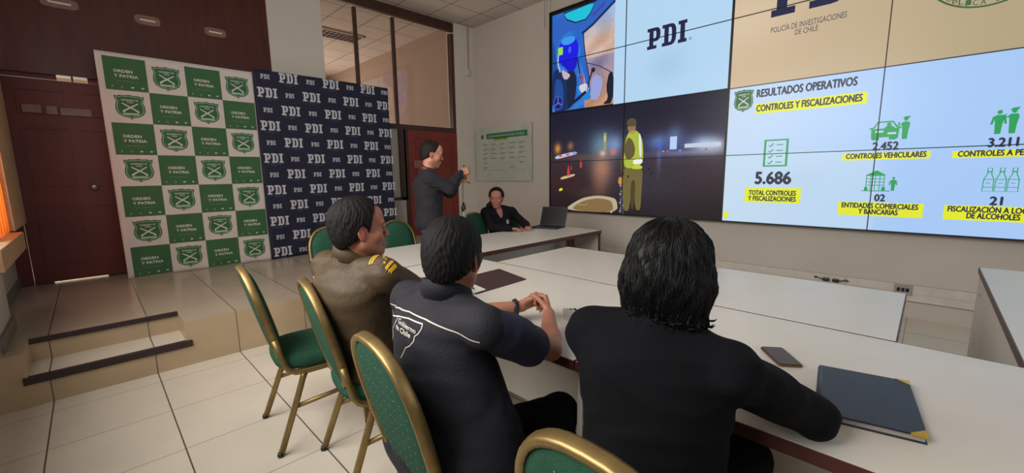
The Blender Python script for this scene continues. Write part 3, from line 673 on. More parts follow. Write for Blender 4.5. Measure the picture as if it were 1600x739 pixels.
# car with officer
P.stroke([(.462, 1.792), (.43, 1.80), (.405, 1.85), (.30, 1.85), (.27, 1.80), (.238, 1.792)], .014, GR, 3)
P.poly([(.45, 1.79), (.25, 1.79), (.255, 1.70), (.275, 1.685), (.315, 1.685), (.318, 1.71), (.385, 1.71), (.388, 1.685), (.43, 1.685), (.445, 1.70)], GR, 3)
P.rect(.42, 1.755, .36, 1.772, (190, 214, 240), 4); P.rect(.33, 1.735, .27, 1.752, (190, 214, 240), 4); P.ell(.325, 1.825, .018, .018, GR, 3, 12); P.poly([(.36, 1.79), (.345, 1.81), (.30, 1.81), (.28, 1.79)], GR, 3)
def officer(y, z, s, d=1, cap=True):
    P.poly([(y + .016 * s, z), (y + .02 * s, z + .075 * s), (y + .026 * s * 1, z + .135 * s), (y + .02 * s, z + .155 * s), (y - .022 * s, z + .155 * s), (y - .03 * s, z + .13 * s), (y - .022 * s, z + .075 * s), (y - .018 * s, z)], GR, 3)
    P.ell(y, z + .178 * s, .015 * s, .018 * s, GR, 3, 12)
    if cap: P.poly([(y + .026 * s, z + .185 * s), (y - .02 * s, z + .185 * s), (y - .028 * s, z + .205 * s), (y + .01 * s, z + .202 * s)], GR, 3); P.stroke([(y + .02 * s, z + .14 * s), (y + .05 * s, z + .125 * s), (y + .045 * s, z + .155 * s)], .014 * s, GR, 3)
    else: P.stroke([(y - .028 * s, z + .145 * s), (y - .04 * s, z + .08 * s)], .014 * s, GR, 3); P.stroke([(y + .028 * s, z + .145 * s), (y + .04 * s, z + .08 * s)], .014 * s, GR, 3)
officer(.212, 1.685, 1.0); tx('2.452', .426, .245, 1.594, .070, bold=.04)
P.rect(.648, 1.503, .026, 1.570, YE, 3); tx('CONTROLES VEHICULARES', .618, .052, 1.519, .048)
# building
P.rect(.475, 1.205, .268, 1.213, GR, 3); P.poly([(.455, 1.357), (.303, 1.357), (.375, 1.405)], GR, 3)
for y in (.445, .413, .38, .347, .315): P.rect(y + .003, 1.21, y - .003, 1.357, GR, 3)
for z in (1.26, 1.29, 1.32, 1.35): P.rect(.447, z, .312, z + .006, GR, 3)
P.rect(.455, 1.213, .43, 1.245, GR, 3); P.rect(.33, 1.213, .303, 1.245, GR, 3); officer(.25, 1.212, .66, cap=False)
tx('02', .370, .296, 1.113, .062, bold=.04); P.rect(.643, .967, .026, 1.098, YE, 3); tx('ENTIDADES COMERCIALES', .613, .061, 1.042, .047); tx('Y BANCARIAS', .479, .194, .985, .047)
officer(-.348, 1.688, .98, cap=False); officer(-.425, 1.688, 1.0); tx('3.211', -.309, -.470, 1.586, .068, bold=.04)
P.rect(-.110, 1.500, -.79, 1.560, YE, 3); tx('CONTROLES A PERSONAS', -.144, -.68, 1.512, .046)
for y in (-.342, -.410, -.478):
    P.stroke([(y + .030, 1.218), (y + .028, 1.32), (y + .012, 1.36), (y + .012, 1.412), (y - .012, 1.412), (y - .012, 1.36), (y - .028, 1.32), (y - .030, 1.218)], .006, GR, 3, True)
    P.rect(y + .028, 1.25, y - .028, 1.255, GR, 3); P.rect(y + .028, 1.315, y - .028, 1.32, GR, 3); P.rect(y + .014, 1.285, y - .010, 1.290, GR, 3); P.rect(y + .012, 1.375, y - .012, 1.385, GR, 3)
tx('21', -.367, -.435, 1.107, .066, bold=.04); P.rect(-.104, .967, -.80, 1.095, YE, 3); tx('FISCALIZACIÓN A LOCALES', -.129, -.67, 1.040, .046); tx('DE ALCOHOLES', -.247, -.543, .986, .046)
P.rect(1.728, .866, 1.672, .935, YE, 3)
P.mb.build('slide_lettering', M['screen'], vw)
# seams between the panels and the dark frame of the first window
mb = MB()
for z in ZS[1:4]: mb.box((-.014, YS[-1], z - Z0 - .004), (-.002, YS[0], z - Z0 + .004))
for y in YS[1:5]: mb.box((-.0145, y - .004, 0), (-.002, y + .004, ZS[-1] - Z0))
mb.box((-.0135, 1.735, 0), (-.002, 1.760, ZS[-1] - Z0)).box((-.0135, YS[0] - .02, 0), (-.002, YS[0], ZS[-1] - Z0)).box((-.0135, YS[-1], 0), (-.002, YS[0], .010)).box((-.0135, YS[-1], ZS[-1] - Z0 - .012), (-.002, YS[0], ZS[-1] - Z0))
mb.build('bezel_seam', M['bezel'], vw)
# ------------------------------------------------------------------ tables
def table(label, x0, x1, y0, y1, boards, group='white tables with maroon edges', name='conference_table'):
    cx, cy = (x0 + x1) / 2, (y0 + y1) / 2; w, d = (x1 - x0) / 2, (y1 - y0) / 2
    t = thing(name, label, 'table', (cx, cy, 0), 0, group)
    MB().box((-w + .0045, -d + .0045, .716), (w - .0045, d - .0045, .75), .0012).build('tabletop', M['table'], t)
    e = MB().box((-w, -d, .712), (w, -d + .004, .7494), .001).box((-w, d - .004, .712), (w, d, .7494), .001).box((-w, -d + .004, .712), (-w + .004, d - .004, .7494), .001).box((w - .004, -d + .004, .712), (w, d - .004, .7494), .001)
    e.build('edge_band', M['edge'], t)
    for nm, a, b, m in boards:
        o = MB().box((a[0] - cx, a[1] - cy, a[2]), (b[0] - cx, b[1] - cy, b[2]), .002).build(nm, M[m], t)
    return t
TN, TC, TF = 1.16, 2.152, 3.05
def near(label, y0, y1):
    return table(label, TN, TC, y0, y1, [('leg_panel', (TN + .10, y0 + .03, 0), (TC - .06, y0 + .055, .715), 'panel'), ('leg_panel', (TN + .10, y1 - .055, 0), (TC - .06, y1 - .03, .715), 'panel'),
        ('modesty_panel', (1.50, y0 + .056, .24), (1.522, y1 - .056, .714), 'panel')])
near('long white table in front of the seated officer, open brown folder on it', .852, 2.684)
near('long white table in front of the dark-suited person, navy notebook on it', -.36, .848)
near('white table nearest the lower right picture corner', -1.90, -.364)
def centre(label, y0, y1):
    return table(label, TC + .006, TF, y0, y1, [('leg_panel', (TC + .08, y0 + .05, 0), (TF - .08, y0 + .075, .715), 'panel'), ('leg_panel', (TC + .08, y1 - .075, 0), (TF - .08, y1 - .05, .715), 'panel')])
centre('white centre table nearer the laptop, bare top', 1.176, 2.318)
centre('white centre table nearer the wall sockets, bare top', .034, 1.170)
table('long white table against the platform with the laptop on it', 1.20, 4.19, 2.690, 3.535, [('leg_panel', (4.165, 2.72, 0), (4.187, 3.50, .714), 'panel'), ('panel_edge', (4.163, 2.700, 0), (4.189, 2.719, .712), 'edge'),
    ('leg_panel', (1.24, 2.74, 0), (1.262, 3.50, .714), 'panel'), ('modesty_panel', (1.27, 3.20, .22), (4.16, 3.222, .714), 'panel'), ('support_post', (3.90, 2.95, 0), (4.02, 2.972, .714), 'edge')])
t = table('white desk at the right edge with a full side board', 2.16, 4.19, -1.15, -.285, [('side_board', (3.40, -.315, 0), (4.186, -.293, .714), 'panel'), ('side_board', (2.20, -.315, 0), (3.396, -.293, .714), 'panel'), ('leg_panel', (4.165, -1.12, 0), (4.187, -.316, .714), 'panel')])
for x, z in ((3.98, .60), (3.86, .31)):
    MB().lathe([(0, -.004), (.009, -.003), (.009, 0), (0, 0)], (x - 3.175, .4260, z), 12, 0, 'y').build('screw_cap', M['black'], t)

# ------------------------------------------------------------------ chairs
def back_outline(n=44, grow=0.0):
    """closed outline in the plane of the backrest: (side, height along the back)"""
    pts = []
    for i in range(n):
        a = 2 * math.pi * i / n; c, s = math.cos(a), math.sin(a)
        e = .80 if s > 0 else .62
        u = (.188 + grow) * math.copysign(abs(c) ** e, c) * (1 - .10 * (1 - s) / 2 * (1 if s < 0.3 else .6))
        v = .245 + (.245 + grow) * math.copysign(abs(s) ** (.92 if s > 0 else .62), s)
        pts.append((u, v))
    return pts
LEAN = math.radians(14)
def bk(u, v, w=0.0):   # back plane -> chair frame; w = towards the sitter
    return Vector((.055 - v * math.sin(LEAN) + w * math.cos(LEAN), u, .478 + v * math.cos(LEAN) + w * math.sin(LEAN)))
def make_chair():
    t = thing('banquet_chair', '', 'chair')
    # back frame: flat gold band round the cushion
    ol = back_outline(); mb = MB(); n = len(ol); vs = []
    sec = [(.0, -.016), (.0, .016), (.016, .018), (.020, .010), (.020, -.010), (.016, -.018)]
    for i in range(n):
        a = Vector(ol[i - 1]); b = Vector(ol[(i + 1) % n]); d = (b - a).normalized(); nn = Vector((d.y, -d.x))
        for g_, w in sec: vs.append(bk(ol[i][0] + nn.x * g_, ol[i][1] + nn.y * g_, w))
    k = len(sec); fs = []
    for i in range(n):
        j = (i + 1) % n
        for q in range(k): fs.append((i * k + q, j * k + q, j * k + (q + 1) % k, i * k + (q + 1) % k))
    mb.add(vs, fs, 0, None, True); mb.build('back_frame', M['gold'], t)
    # back cushion, domed front and rear
    def dome(sgn, hgt, nm):
        mb = MB(); rings = 7; vs = [bk(0, .245, sgn * (.012 + hgt))]; fs = []
        for r in range(1, rings + 1):
            f = r / rings
            for (u, v) in ol: vs.append(bk(u * f * .985, .245 + (v - .245) * f * .985, sgn * (.010 + hgt * (1 - f ** 4) ** .6)))
        for i in range(n): fs.append((0, 1 + i, 1 + (i + 1) % n))
        for r in range(rings - 1):
            for i in range(n): a = 1 + r * n + i; b = 1 + r * n + (i + 1) % n; fs.append((a, a + n, b + n, b))
        mb.add(vs, fs, 0, None, True); return mb.build(nm, M['green'], t)
    dome(1, .030, 'back_cushion'); rp = dome(-1, .010, 'rear_panel')
    mb = MB()                                           # woven dots on the rear panel
    for i in range(-5, 6):
        for j in range(12):
            u = i * .034 + (.017 if j % 2 else 0); v = .03 + j * .040
            if (abs(u) / .172) ** 2.2 + (abs(v - .245) / .228) ** 2.2 > .92: continue
            f = max(abs(u) / .186, abs(v - .245) / .24); w = -(.0105 + .010 * (1 - f ** 4) ** .6)
            mb.add([bk(u + .0019 * math.cos(q * 1.0472), v + .0019 * math.sin(q * 1.0472), w - .0006) for q in range(6)], [tuple(range(6))], 0)
    mb.build('woven_dots', M['dot'], rp, kind='stuff')
    # seat
    mb = MB(); sn = 40; rows = []
    for (f, z) in ((.90, .425), (.985, .432), (1.0, .450), (1.0, .470), (.97, .488), (.90, .500), (.7, .508), (.35, .512)):
        rw = []
        for i in range(sn):
            a = 2 * math.pi * i / sn; c, s = math.cos(a), math.sin(a)
            rw.append(Vector((.245 + .215 * f * math.copysign(abs(c) ** .55, c), .215 * f * math.copysign(abs(s) ** .55, s) * (1 + .06 * c), z)))
        rows.append(rw)
    vs = [p for r in rows for p in r]; fs = []
    for r in range(len(rows) - 1):
        for i in range(sn): a = r * sn + i; b = r * sn + (i + 1) % sn; fs.append((a, b, b + sn, a + sn))
    fs.append(tuple(range(sn))[::-1]); b0 = (len(rows) - 1) * sn; fs.append(tuple(b0 + i for i in range(sn)))
    mb.add(vs, fs, 0, None, True); mb.build('seat', M['green'], t)
    pr = [(-.011, -.013), (.011, -.013), (.013, 0), (.011, .013), (-.011, .013), (-.013, 0)]
    for s in (1, -1):
        # side rail: from the side of the back, round under the seat, to the front
        p = [bk(s * .184, .13), bk(s * .188, .05), (.058, s * .200, .46), (.075, s * .203, .435), (.105, s * .205, .418), (.16, s * .205, .412), (.30, s * .205, .412), (.43, s * .200, .412)]
        MB().sweep(p, pr, smooth=True).build('side_rail', M['gold'], t)
        MB().sweep([(.15, s * .205, .412), (.135, s * .207, .38), (.10, s * .212, .28), (.0, s * .226, .012)], pr).build('leg', M['gold'], t)
        MB().sweep([(.41, s * .200, .415), (.425, s * .203, .38), (.435, s * .207, .28), (.452, s * .216, .012)], pr).build('leg', M['gold'], t)
        MB().sweep([(.082, s * .214, .235), (.438, s * .208, .265)], [(a * .7, b * .7) for a, b in pr]).build('stretcher', M['gold'], t)
        for x, y in ((-.003, .2265), (.4525, .2165)):
            MB().lathe([(0, 0), (.016, 0), (.017, .012), (.014, .022), (0, .022)], (x, s * y, 0), 12).build('foot_cap', M['black'], t)
    MB().sweep([(.43, -.2, .412), (.43, .2, .412)], pr).build('cross_rail', M['gold'], t)
    return t
chair0 = make_chair()
GC = 'green banquet chairs with gold frames'
CH = [(.568, 2.46, -0.11, 'empty green chair with gold frame, standing beside the platform riser'),
      (.685, 1.905, -0.15, 'green chair with gold frame behind the officer in olive jacket'),
      (.575, 1.078, -0.08, 'green chair with gold frame behind the man in the navy lettered vest'),
      (.597, .362, 0.0, 'green chair at bottom centre behind the dark-suited person'),
      (1.49, 3.78, -HP, 'green chair across the tables, leftmost, behind the officer\'s back'),
      (2.165, 3.78, -HP, 'green chair across the tables just left of the standing man'),
      (3.20, 3.78, -HP, 'green chair across the tables between the tripod and the woman'),
      (3.76, 3.78, -HP, 'green chair under the seated woman in black')]
for i, (x, y, rz, lb) in enumerate(CH):
    o = chair0 if i == 0 else copy_tree(chair0)
    o.location = (x, y, 0); o.rotation_euler = (0, 0, rz); o['label'] = lb; o['group'] = GC

# ------------------------------------------------------------------ things on the tables
def rot(a): return Matrix.Rotation(a, 3, 'Z')
# laptop, its open screen facing the wall side
t = thing('laptop', 'black open laptop on the far table beside the woman', 'laptop', (3.97, 3.33, .75), math.radians(12))
MB().box((-.125, -.18, 0), (.125, .18, .018), .006).build('base', M['laptop'], t)
kb = MB().box((-.09, -.15, .018), (.055, .15, .0195)); 
for i in range(5):
    for j in range(12): kb.box((-.085 + i * .028, -.147 + j * .0247, .0195), (-.062 + i * .028, -.126 + j * .0247, .0215), .001)
kb.build('keyboard', M['black'], t)
lid = MB(); R = Matrix.Rotation(math.radians(20), 3, 'Y'); lid.box((0, -.18, 0), (.009, .18, .245), .004, 0, R, (.122, 0, .014)); lo = lid.build('lid', M['laptop'], t)
MB().box((-.0015, -.165, .015), (0, .165, .23), 0, 0, R, (.122, 0, .014)).build('display', M['bezel'], lo)
# folder with a sheet
t = thing('document_folder', 'open dark brown leather folder lying on the table', 'folder', (1.745, 1.95, .75), 0)
FP = [(1.988, 2.114), (1.902, 1.775), (1.475, 1.757), (1.552, 2.10)]
def slab(pts, z0, z1, ox, oy, bev=.0):
    mb = MB(); n = len(pts); vs = [(x - ox, y - oy, z) for z in (z0, z1) for x, y in pts]
    mb.add(vs, [tuple(range(n))[::-1], tuple(range(n, 2 * n))] + [(i, (i + 1) % n, n + (i + 1) % n, n + i) for i in range(n)]); return mb
def fix(pts):
    a = sum(pts[i][0] * pts[(i + 1) % len(pts)][1] - pts[(i + 1) % len(pts)][0] * pts[i][1] for i in range(len(pts))); return pts if a > 0 else pts[::-1]
slab(fix(FP), 0, .006, 1.745, 1.95).build('cover', M['folder'], t)
t2 = thing('document_sheet', 'white sheet with a dark printed mark lying on the brown folder', 'paper', (1.53, 1.86, .757))
slab(fix([(1.60, 1.975), (1.562, 1.775), (1.455, 1.765), (1.495, 1.98)]), 0, .001, 1.53, 1.86).build('sheet', M['paper'], t2)
t3 = thing('pen', 'dark pen lying on the white sheet by the folder', 'pen', (1.53, 1.88, .7585), math.radians(70))
MB().lathe([(0, -.065), (.003, -.062), (.0045, -.05), (.0045, .055), (.003, .065), (0, .065)], (0, 0, .005), 12, 0, 'x').build('barrel', M['black'], t3)
MB().box((.02, -.001, .009), (.06, .001, .0115)).build('clip', M['chrome'], t3)
# phones
def rrect(l, w, r, n=6):
    return [(sx * (l / 2 - r) + r * math.cos(a0 + q * HP / n), sy * (w / 2 - r) + r * math.sin(a0 + q * HP / n)) for sx, sy, a0 in ((1, 1, 0), (-1, 1, HP), (-1, -1, 2 * HP), (1, -1, 3 * HP)) for q in range(n + 1)]
def rbody(l, w, r, z0, z1, bev):
    mb = MB(); rings = [(z0, -bev), (z0 + bev, 0), (z1 - bev, 0), (z1, -bev)]; n = 28; vs = [(x, y, z) for z, g_ in rings for x, y in rrect(l + 2 * g_, w + 2 * g_, r + g_)]
    mb.add(vs, [tuple(range(n))[::-1], tuple(range(3 * n, 4 * n))] + [(k * n + i, k * n + (i + 1) % n, (k + 1) * n + (i + 1) % n, (k + 1) * n + i) for k in range(3) for i in range(n)]); return mb
def phone(label, cx, cy, ang, m, lens=True, l=.150, w=.074):
    t = thing('mobile_phone', label, 'phone', (cx, cy, .75), ang)
    rbody(l, w, .012, 0, .009, .0016).build('body', M[m], t)
    if lens:
        c = MB().box((l / 2 - .042, -w / 2 + .006, .009), (l / 2 - .006, -w / 2 + .044, .0105), .001).build('camera_bump', M[m], t)
        for a, b in ((.016, .014), (.033, .014), (.024, .034)):
            MB().lathe([(0, 0), (.0065, 0), (.0065, .002), (.005, .0025), (0, .0025)], (l / 2 - a, -w / 2 + b, .0105), 14).build('lens', M['black'], c)
    else:
        rbody(l - .010, w - .010, .009, .009, .0096, .0002).build('screen', M['phone2'], t)
        rbody(l + .0016, w + .0016, .0125, .003, .006, .0003).build('rim', M['gold'], t)
    return t
phone('pale champagne phone lying camera side up near the clasped hands', 1.552, 1.158, math.radians(40), 'phone')
phone('dark phone with gold rim near the suit elbow', 1.690, .325, math.radians(36), 'phone2', False, .155, .078)
# notebook
A = Vector((1.665, .200)); B = Vector((1.712, -.010)); C_ = Vector((1.372, -.055)); D = Vector((1.325, .155))
ox, oy = 1.52, .07
t = thing('notebook', 'navy leather notebook with gold corners on the nearest table', 'notebook', (ox, oy, .75))
def inset(q, k=.006):
    c = sum(q, Vector((0, 0))) / 4; return [tuple(p + (c - p).normalized() * k) for p in q]
Q = [A, B, C_, D]
slab(fix([tuple(p) for p in Q]), 0, .003, ox, oy).build('back_cover', M['navyleather'], t)
slab(fix(inset(Q, .007)), .003, .017, ox, oy).build('page_block', M['pages'], t)
fc = slab(fix([tuple(p) for p in Q]), .017, .0215, ox, oy); 
bmx = bmesh.new(); me = fc.data('x', M['navyleather']); bmx.from_mesh(me); bmesh.ops.bevel(bmx, geom=bmx.edges[:], offset=.0015, segments=2, affect='EDGES'); bmx.to_mesh(me); bmx.free(); put('front_cover', me, t)
sp = MB().tube([(A.x - ox, A.y - oy, .0108), (D.x - ox, D.y - oy, .0108)], .0108, 0, 14); sp.build('spine', M['navyleather'], t)
for P0, P1, P2 in ((B, A, C_), (C_, B, D)):
    a = (P1 - P0).normalized() * .032; b = (P2 - P0).normalized() * .032; o2 = -(a + b).normalized() * .0012
    q = [P0 + o2, P0 + a, P0 + b]
    for z0, z1 in ((.0165, .0228),): slab(fix([tuple(p) for p in q]), z0, z1, ox, oy).build('corner', M['brass'], t)
# sockets with plugs on the skirting duct
def socket(label, y0, y1, z0, z1, m, plugs):
    t = thing('wall_socket', label, 'socket', (XV - .052, (y0 + y1) / 2, (z0 + z1) / 2), group='sockets on the skirting duct'); w, h = (y1 - y0) / 2, (z1 - z0) / 2
    MB().box((-.008, -w, -h), (0, w, h), .003).build('cover_plate', M[m], t)
    for k in range(3):
        y = (k - 1) * w * .5; MB().box((-.0095, y - .012, -.018), (-.0078, y + .012, .018), .001).build('outlet', M['bezel'] if m == 'outlet' else M['plastic'], t)
    return t
socket('white socket plate with two black plugs on the skirting duct', .53, .79, .235, .325, 'plastic', 2)
socket('grey socket plate with three outlets on the skirting duct', .03, .155, .225, .325, 'outlet', 0)
for y, d, lb in ((.685, 1, 'black power plug in the white socket, cable curling left'), (.605, -1, 'black power plug in the white socket, cable curling right')):
    t = thing('power_plug', lb, 'plug', (XV - .060, y, .281), group='plugs in the white socket')
    MB().box((-.045, -.026, -.016), (0, .026, .016), .006).build('plug_body', M['black'], t)
    MB().tube([(-.035, d * .02, 0), (-.04, d * .05, .006), (-.035, d * .085, .022), (-.02, d * .10, .012), (-.006, d * .085, 0)], .005).build('cable', M['black'], t)
# ------------------------------------------------------------------ people: smooth bodies from distance fields
F32 = np.float32
def V(*a): return np.array(a, dtype=np.float64)
def nrm(a): a = np.asarray(a, float); return a / np.linalg.norm(a)
def frame(f, u):
    f = nrm(f); u = np.asarray(u, float); s = nrm(np.cross(u, f)); u = np.cross(f, s); return np.array([f, s, u])
def cone(a, b, ra, rb, k=.02): return ('c', np.asarray(a, float), np.asarray(b, float), ra, rb, k)
def ellp(c, R, r, k=.02): return ('e', np.asarray(c, float), R, np.asarray(r, float), k)
def cut(p, n, k=.004): return ('p', np.asarray(p, float), nrm(n), k)          # removes the side n points to
def carve(pr): return ('-', pr)
def pd(q, P):
    t = q[0]
    if t == 'c':
        ba = (q[2] - q[1]); L = float(ba @ ba); pa = P - q[1]
        h = np.clip(pa @ ba / L, 0, 1); return np.linalg.norm(pa - h[:, None] * ba, axis=1) - (q[3] + (q[4] - q[3]) * h)
    if t == 'e':
        l = (P - q[1]) @ q[2].T; k0 = np.linalg.norm(l / q[3], axis=1); k1 = np.linalg.norm(l / (q[3] ** 2), axis=1) + 1e-9
        return k0 * (k0 - 1) / k1
    if t == 'p': return (P - q[1]) @ q[2]
    if t == '-': return -pd(q[1], P)
    if t == 'f': return q[1](P)
def field(pr, P, disp=None, D=None):
    d = np.full(len(P), 1e3)
    for q in pr:
        v = pd(q, P)
        if q[0] in 'ce': k = q[-1]; h = np.maximum(k - np.abs(d - v), 0) / k; d = np.minimum(d, v) - h * h * k * .25
        else:
            k = q[3] if q[0] == 'p' else (q[1][-1] if q[0] == '-' else .004); h = np.maximum(k - np.abs(d - v), 0) / k; d = np.maximum(d, v) + h * h * k * .25
    if disp is not None: d = d + disp(P)
    return d
def solid(pr, res, disp=None):
    """naive surface nets on sparse blocks -> verts, quads"""
    B = 12; pos = [q for q in pr if q[0] in 'ce']; lo = V(9, 9, 9) * 9; hi = -lo
    for q in pos:
        if q[0] == 'c':
            r = max(q[3], q[4]); lo = np.minimum(lo, np.minimum(q[1], q[2]) - r); hi = np.maximum(hi, np.maximum(q[1], q[2]) + r)
        else: r = max(q[3]); lo = np.minimum(lo, q[1] - r); hi = np.maximum(hi, q[1] + r)
    lo -= .05; hi += .05; nb = np.ceil((hi - lo) / (B * res)).astype(int); N = nb * B + 2
    g = np.stack(np.meshgrid(*[np.arange(k) for k in nb], indexing='ij'), -1).reshape(-1, 3)
    ctr = lo + (g + .5) * B * res; H = B * res * .8661
    cd_ = [pd(q, ctr) for q in pos]; dm = np.minimum.reduce(cd_)
    act = np.where((dm < H + .05) & (dm > -H * 1.6 - .06))[0]
    ax = np.arange(B + 1); loc = np.stack(np.meshgrid(ax, ax, ax, indexing='ij'), -1).reshape(-1, 3)
    ids = []; vps = []; edges = []
    pidx = {id(q): i for i, q in enumerate(pos)}
    for bi in act:
        sub = [q for q in pr if q[0] not in 'ce' or cd_[pidx[id(q)]][bi] < dm[bi] + 2 * H + .07]
        base = g[bi] * B; P = lo + (base + loc) * res
        d = field(sub, P, disp).reshape(B + 1, B + 1, B + 1); ins = d < 0
        if ins.all() or not ins.any(): continue
        s = np.zeros((B, B, B), int); acc = np.zeros((B, B, B, 3)); cnt = np.zeros((B, B, B))
        for axi in range(3):
            a = [slice(0, B + 1)] * 3; b = [slice(0, B + 1)] * 3; a[axi] = slice(0, B); b[axi] = slice(1, B + 1)
            da, db = d[tuple(a)], d[tuple(b)]; cr = (da < 0) != (db < 0)
            tt = np.where(cr, da / np.where(cr, da - db, 1), 0)
            gi = np.stack(np.meshgrid(*[np.arange(k) for k in da.shape], indexing='ij'), -1).astype(float); gi[..., axi] += tt
            o1, o2 = [q for q in range(3) if q != axi]
            for u in (0, 1):
                for v in (0, 1):
                    sl = [slice(0, B)] * 3; sl[o1] = slice(u, u + B); sl[o2] = slice(v, v + B); sl = tuple(sl)
                    c_ = cr[sl]; acc += gi[sl] * c_[..., None]; cnt += c_
            own = [slice(0, B)] * 3; e = np.argwhere(cr[tuple(own)])
            if len(e): edges.append((axi, e + base, (da[tuple(own)] < 0)[tuple(e.T)]))
        c = np.argwhere(cnt > 0); vp = acc[tuple(c.T)] / cnt[tuple(c.T)][:, None]
        gc = c + base; ids.append((gc[:, 0] * N[1] + gc[:, 1]) * N[2] + gc[:, 2]); vps.append(lo + (base + vp) * res)
    ids = np.concatenate(ids); vps = np.concatenate(vps); od = np.argsort(ids); ids = ids[od]; vps = vps[od]
    quads = []
    for axi, e, s in edges:
        o1, o2 = [(1, 2), (2, 0), (0, 1)][axi]; q = []
        for du, dv in ((0, 0), (1, 0), (1, 1), (0, 1)):
            c = e.copy(); c[:, o1] -= du; c[:, o2] -= dv; k = (c[:, 0] * N[1] + c[:, 1]) * N[2] + c[:, 2]
            j = np.clip(np.searchsorted(ids, k), 0, len(ids) - 1); j = np.where(ids[j] == k, j, -1); q.append(j)
        q = np.stack(q, 1); ok = (q >= 0).all(1); q = q[ok]; s_ = s[ok]; q[~s_] = q[~s_][:, ::-1]; quads.append(q)
    return vps, np.concatenate(quads)
def smesh(name, pr, res, material, root, colfn=None, disp=None, off=None):
    vs, fs = solid(pr, res, disp)
    me = bpy.data.meshes.new(name); o = np.array(root.location) if root else V(0, 0, 0)
    if off is not None: o = off
    lv = (vs - o).astype(F32)
    me.vertices.add(len(lv)); me.vertices.foreach_set('co', lv.ravel())
    me.loops.add(len(fs) * 4); me.loops.foreach_set('vertex_index', fs.astype(np.int32).ravel())
    me.polygons.add(len(fs)); me.polygons.foreach_set('loop_start', np.arange(0, len(fs) * 4, 4, dtype=np.int32))
    try: me.polygons.foreach_set('loop_total', np.full(len(fs), 4, dtype=np.int32))
    except Exception: pass
    me.polygons.foreach_set('use_smooth', np.ones(len(fs), dtype=bool))
    me.update(calc_edges=True); me.validate(); me.materials.append(material)
    if colfn is not None:
        c = colfn(vs); at = me.color_attributes.new('Col', 'FLOAT_COLOR', 'POINT'); a4 = np.ones((len(vs), 4), F32); a4[:, :3] = c; at.data.foreach_set('color', a4.ravel())
    return put(name, me, root), vs, fs

def head_prims(c, R, sc=1.0, fem=False, k=.012):
    f, s, u = R; W = lambda a, b, d: c + (f * a + s * b + u * d) * sc
    r = lambda x: x * sc
    E = lambda p, rad, kk=k: ellp(W(*p), R, np.array(rad) * sc, kk)
    jw = .85 if fem else 1.0
    p = [E((-.010, 0, .032), (.098, .078, .084)), E((.018, 0, -.040), (.070, .062 * jw, .074), .03), E((.066, 0, -.098), (.020, .024, .018), .03),
         cone(W(.0, .050 * jw, -.062), W(.062, .014, -.102), r(.019), r(.015), .025), cone(W(.0, -.050 * jw, -.062), W(.062, -.014, -.102), r(.019), r(.015), .025),
         E((.056, .038, -.030), (.026, .024, .024), .02), E((.056, -.038, -.030), (.026, .024, .024), .02),
         cone(W(.083 - .006 * fem, -.036, .020), W(.083 - .006 * fem, .036, .020), r(.013 - .002 * fem), r(.013 - .002 * fem), .015 + .01 * fem), E((.060, 0, .055), (.034, .056, .038), .03)]
    for sg in (1, -1): p.append(carve(E((.099, .032 * sg, -.004), (.017, .019, .012), .014)))
    for sg in (1, -1): p.append(E((.072, .031 * sg, -.005), (.0155, .017, .0135), .006))
    p += [cone(W(.086, 0, .012), W(.106, 0, -.030), r(.0075), r(.0098), .010), E((.099, .011, -.036), (.011, .0075, .0075), .006), E((.099, -.011, -.036), (.011, .0075, .0075), .006),
          E((.082, 0, -.068), (.018, .026, .018), .012), E((.0905, 0, -.063), (.009, .023, .0058), .005), E((.0895, 0, -.0745), (.009, .020, .0064), .005)]
    p.append(carve(E((.103, 0, -.069), (.009, .021, .0014), .003)))
    for sg in (1, -1):
        e = W(-.008, .0775 * sg, -.008); Re = frame(f * 1 + s * sg * .55 * -1, u - f * .12)
        p += [ellp(e, Re, np.array((.0175, .0070, .029)) * sc, .006), ellp(W(-.006, .074 * sg, -.032), Re, np.array((.011, .007, .012)) * sc, .006)]
        p.append(carve(ellp(e + s * sg * .0095 * sc + f * .002 * sc, Re, np.array((.011, .006, .020)) * sc, .003)))
    return p
def limb(a, b, c, r0, r1, r2, r3, k=.02): return [cone(a, b, r0, r1, k), cone(b, c, r2, r3, k)]
def hand_prims(wr, f, n, side, curls=(.35, .4, .4, .45), spread=.06, thumb=(.75, .5, .3), sc=1.0, tin=0.0):
    """n: back of the hand, side: direction of the thumb"""
    f = nrm(f); n = nrm(n - f * np.dot(n, f)); s = nrm(side - f * np.dot(side, f) - n * np.dot(side, n)); p = []
    for i, (o, kl) in enumerate(((.030, .086), (.010, .090), (-.010, .086), (-.028, .078))):
        kn = wr + (f * kl + s * o) * sc
        p.append(cone(wr + (f * .012 + s * o * .55) * sc, kn, .0135 * sc, .0105 * sc, .012))
        L = (.070, .078, .072, .058)[i] * sc; d = f + s * (o / .03) * spread; d = nrm(d); a0 = kn; an = 0
        for j, (fr, rr) in enumerate(((.44, .0088), (.31, .0080), (.25, .0072))):
            an += curls[i] * (1, 1.25, .8)[j]; dd = d * math.cos(an) - n * math.sin(an); b = a0 + dd * L * fr
            p.append(cone(a0, b, rr * 1.06 * sc, rr * .95 * sc, .004)); a0 = b
    b0 = wr + (f * .022 + s * .022 - n * .006) * sc; d1 = nrm(f * thumb[0] + s * thumb[1] - n * thumb[2]); b1 = b0 + d1 * .042 * sc; d2 = nrm(d1 + f * .35 - s * .25 - n * tin); b2 = b1 + d2 * .030 * sc; b3 = b2 + nrm(d2 - n * .2 - s * .1) * .024 * sc
    p += [cone(b0, b1, .014 * sc, .0105 * sc, .010), cone(b1, b2, .0100 * sc, .0092 * sc, .004), cone(b2, b3, .0092 * sc, .0078 * sc, .004)]
    return p
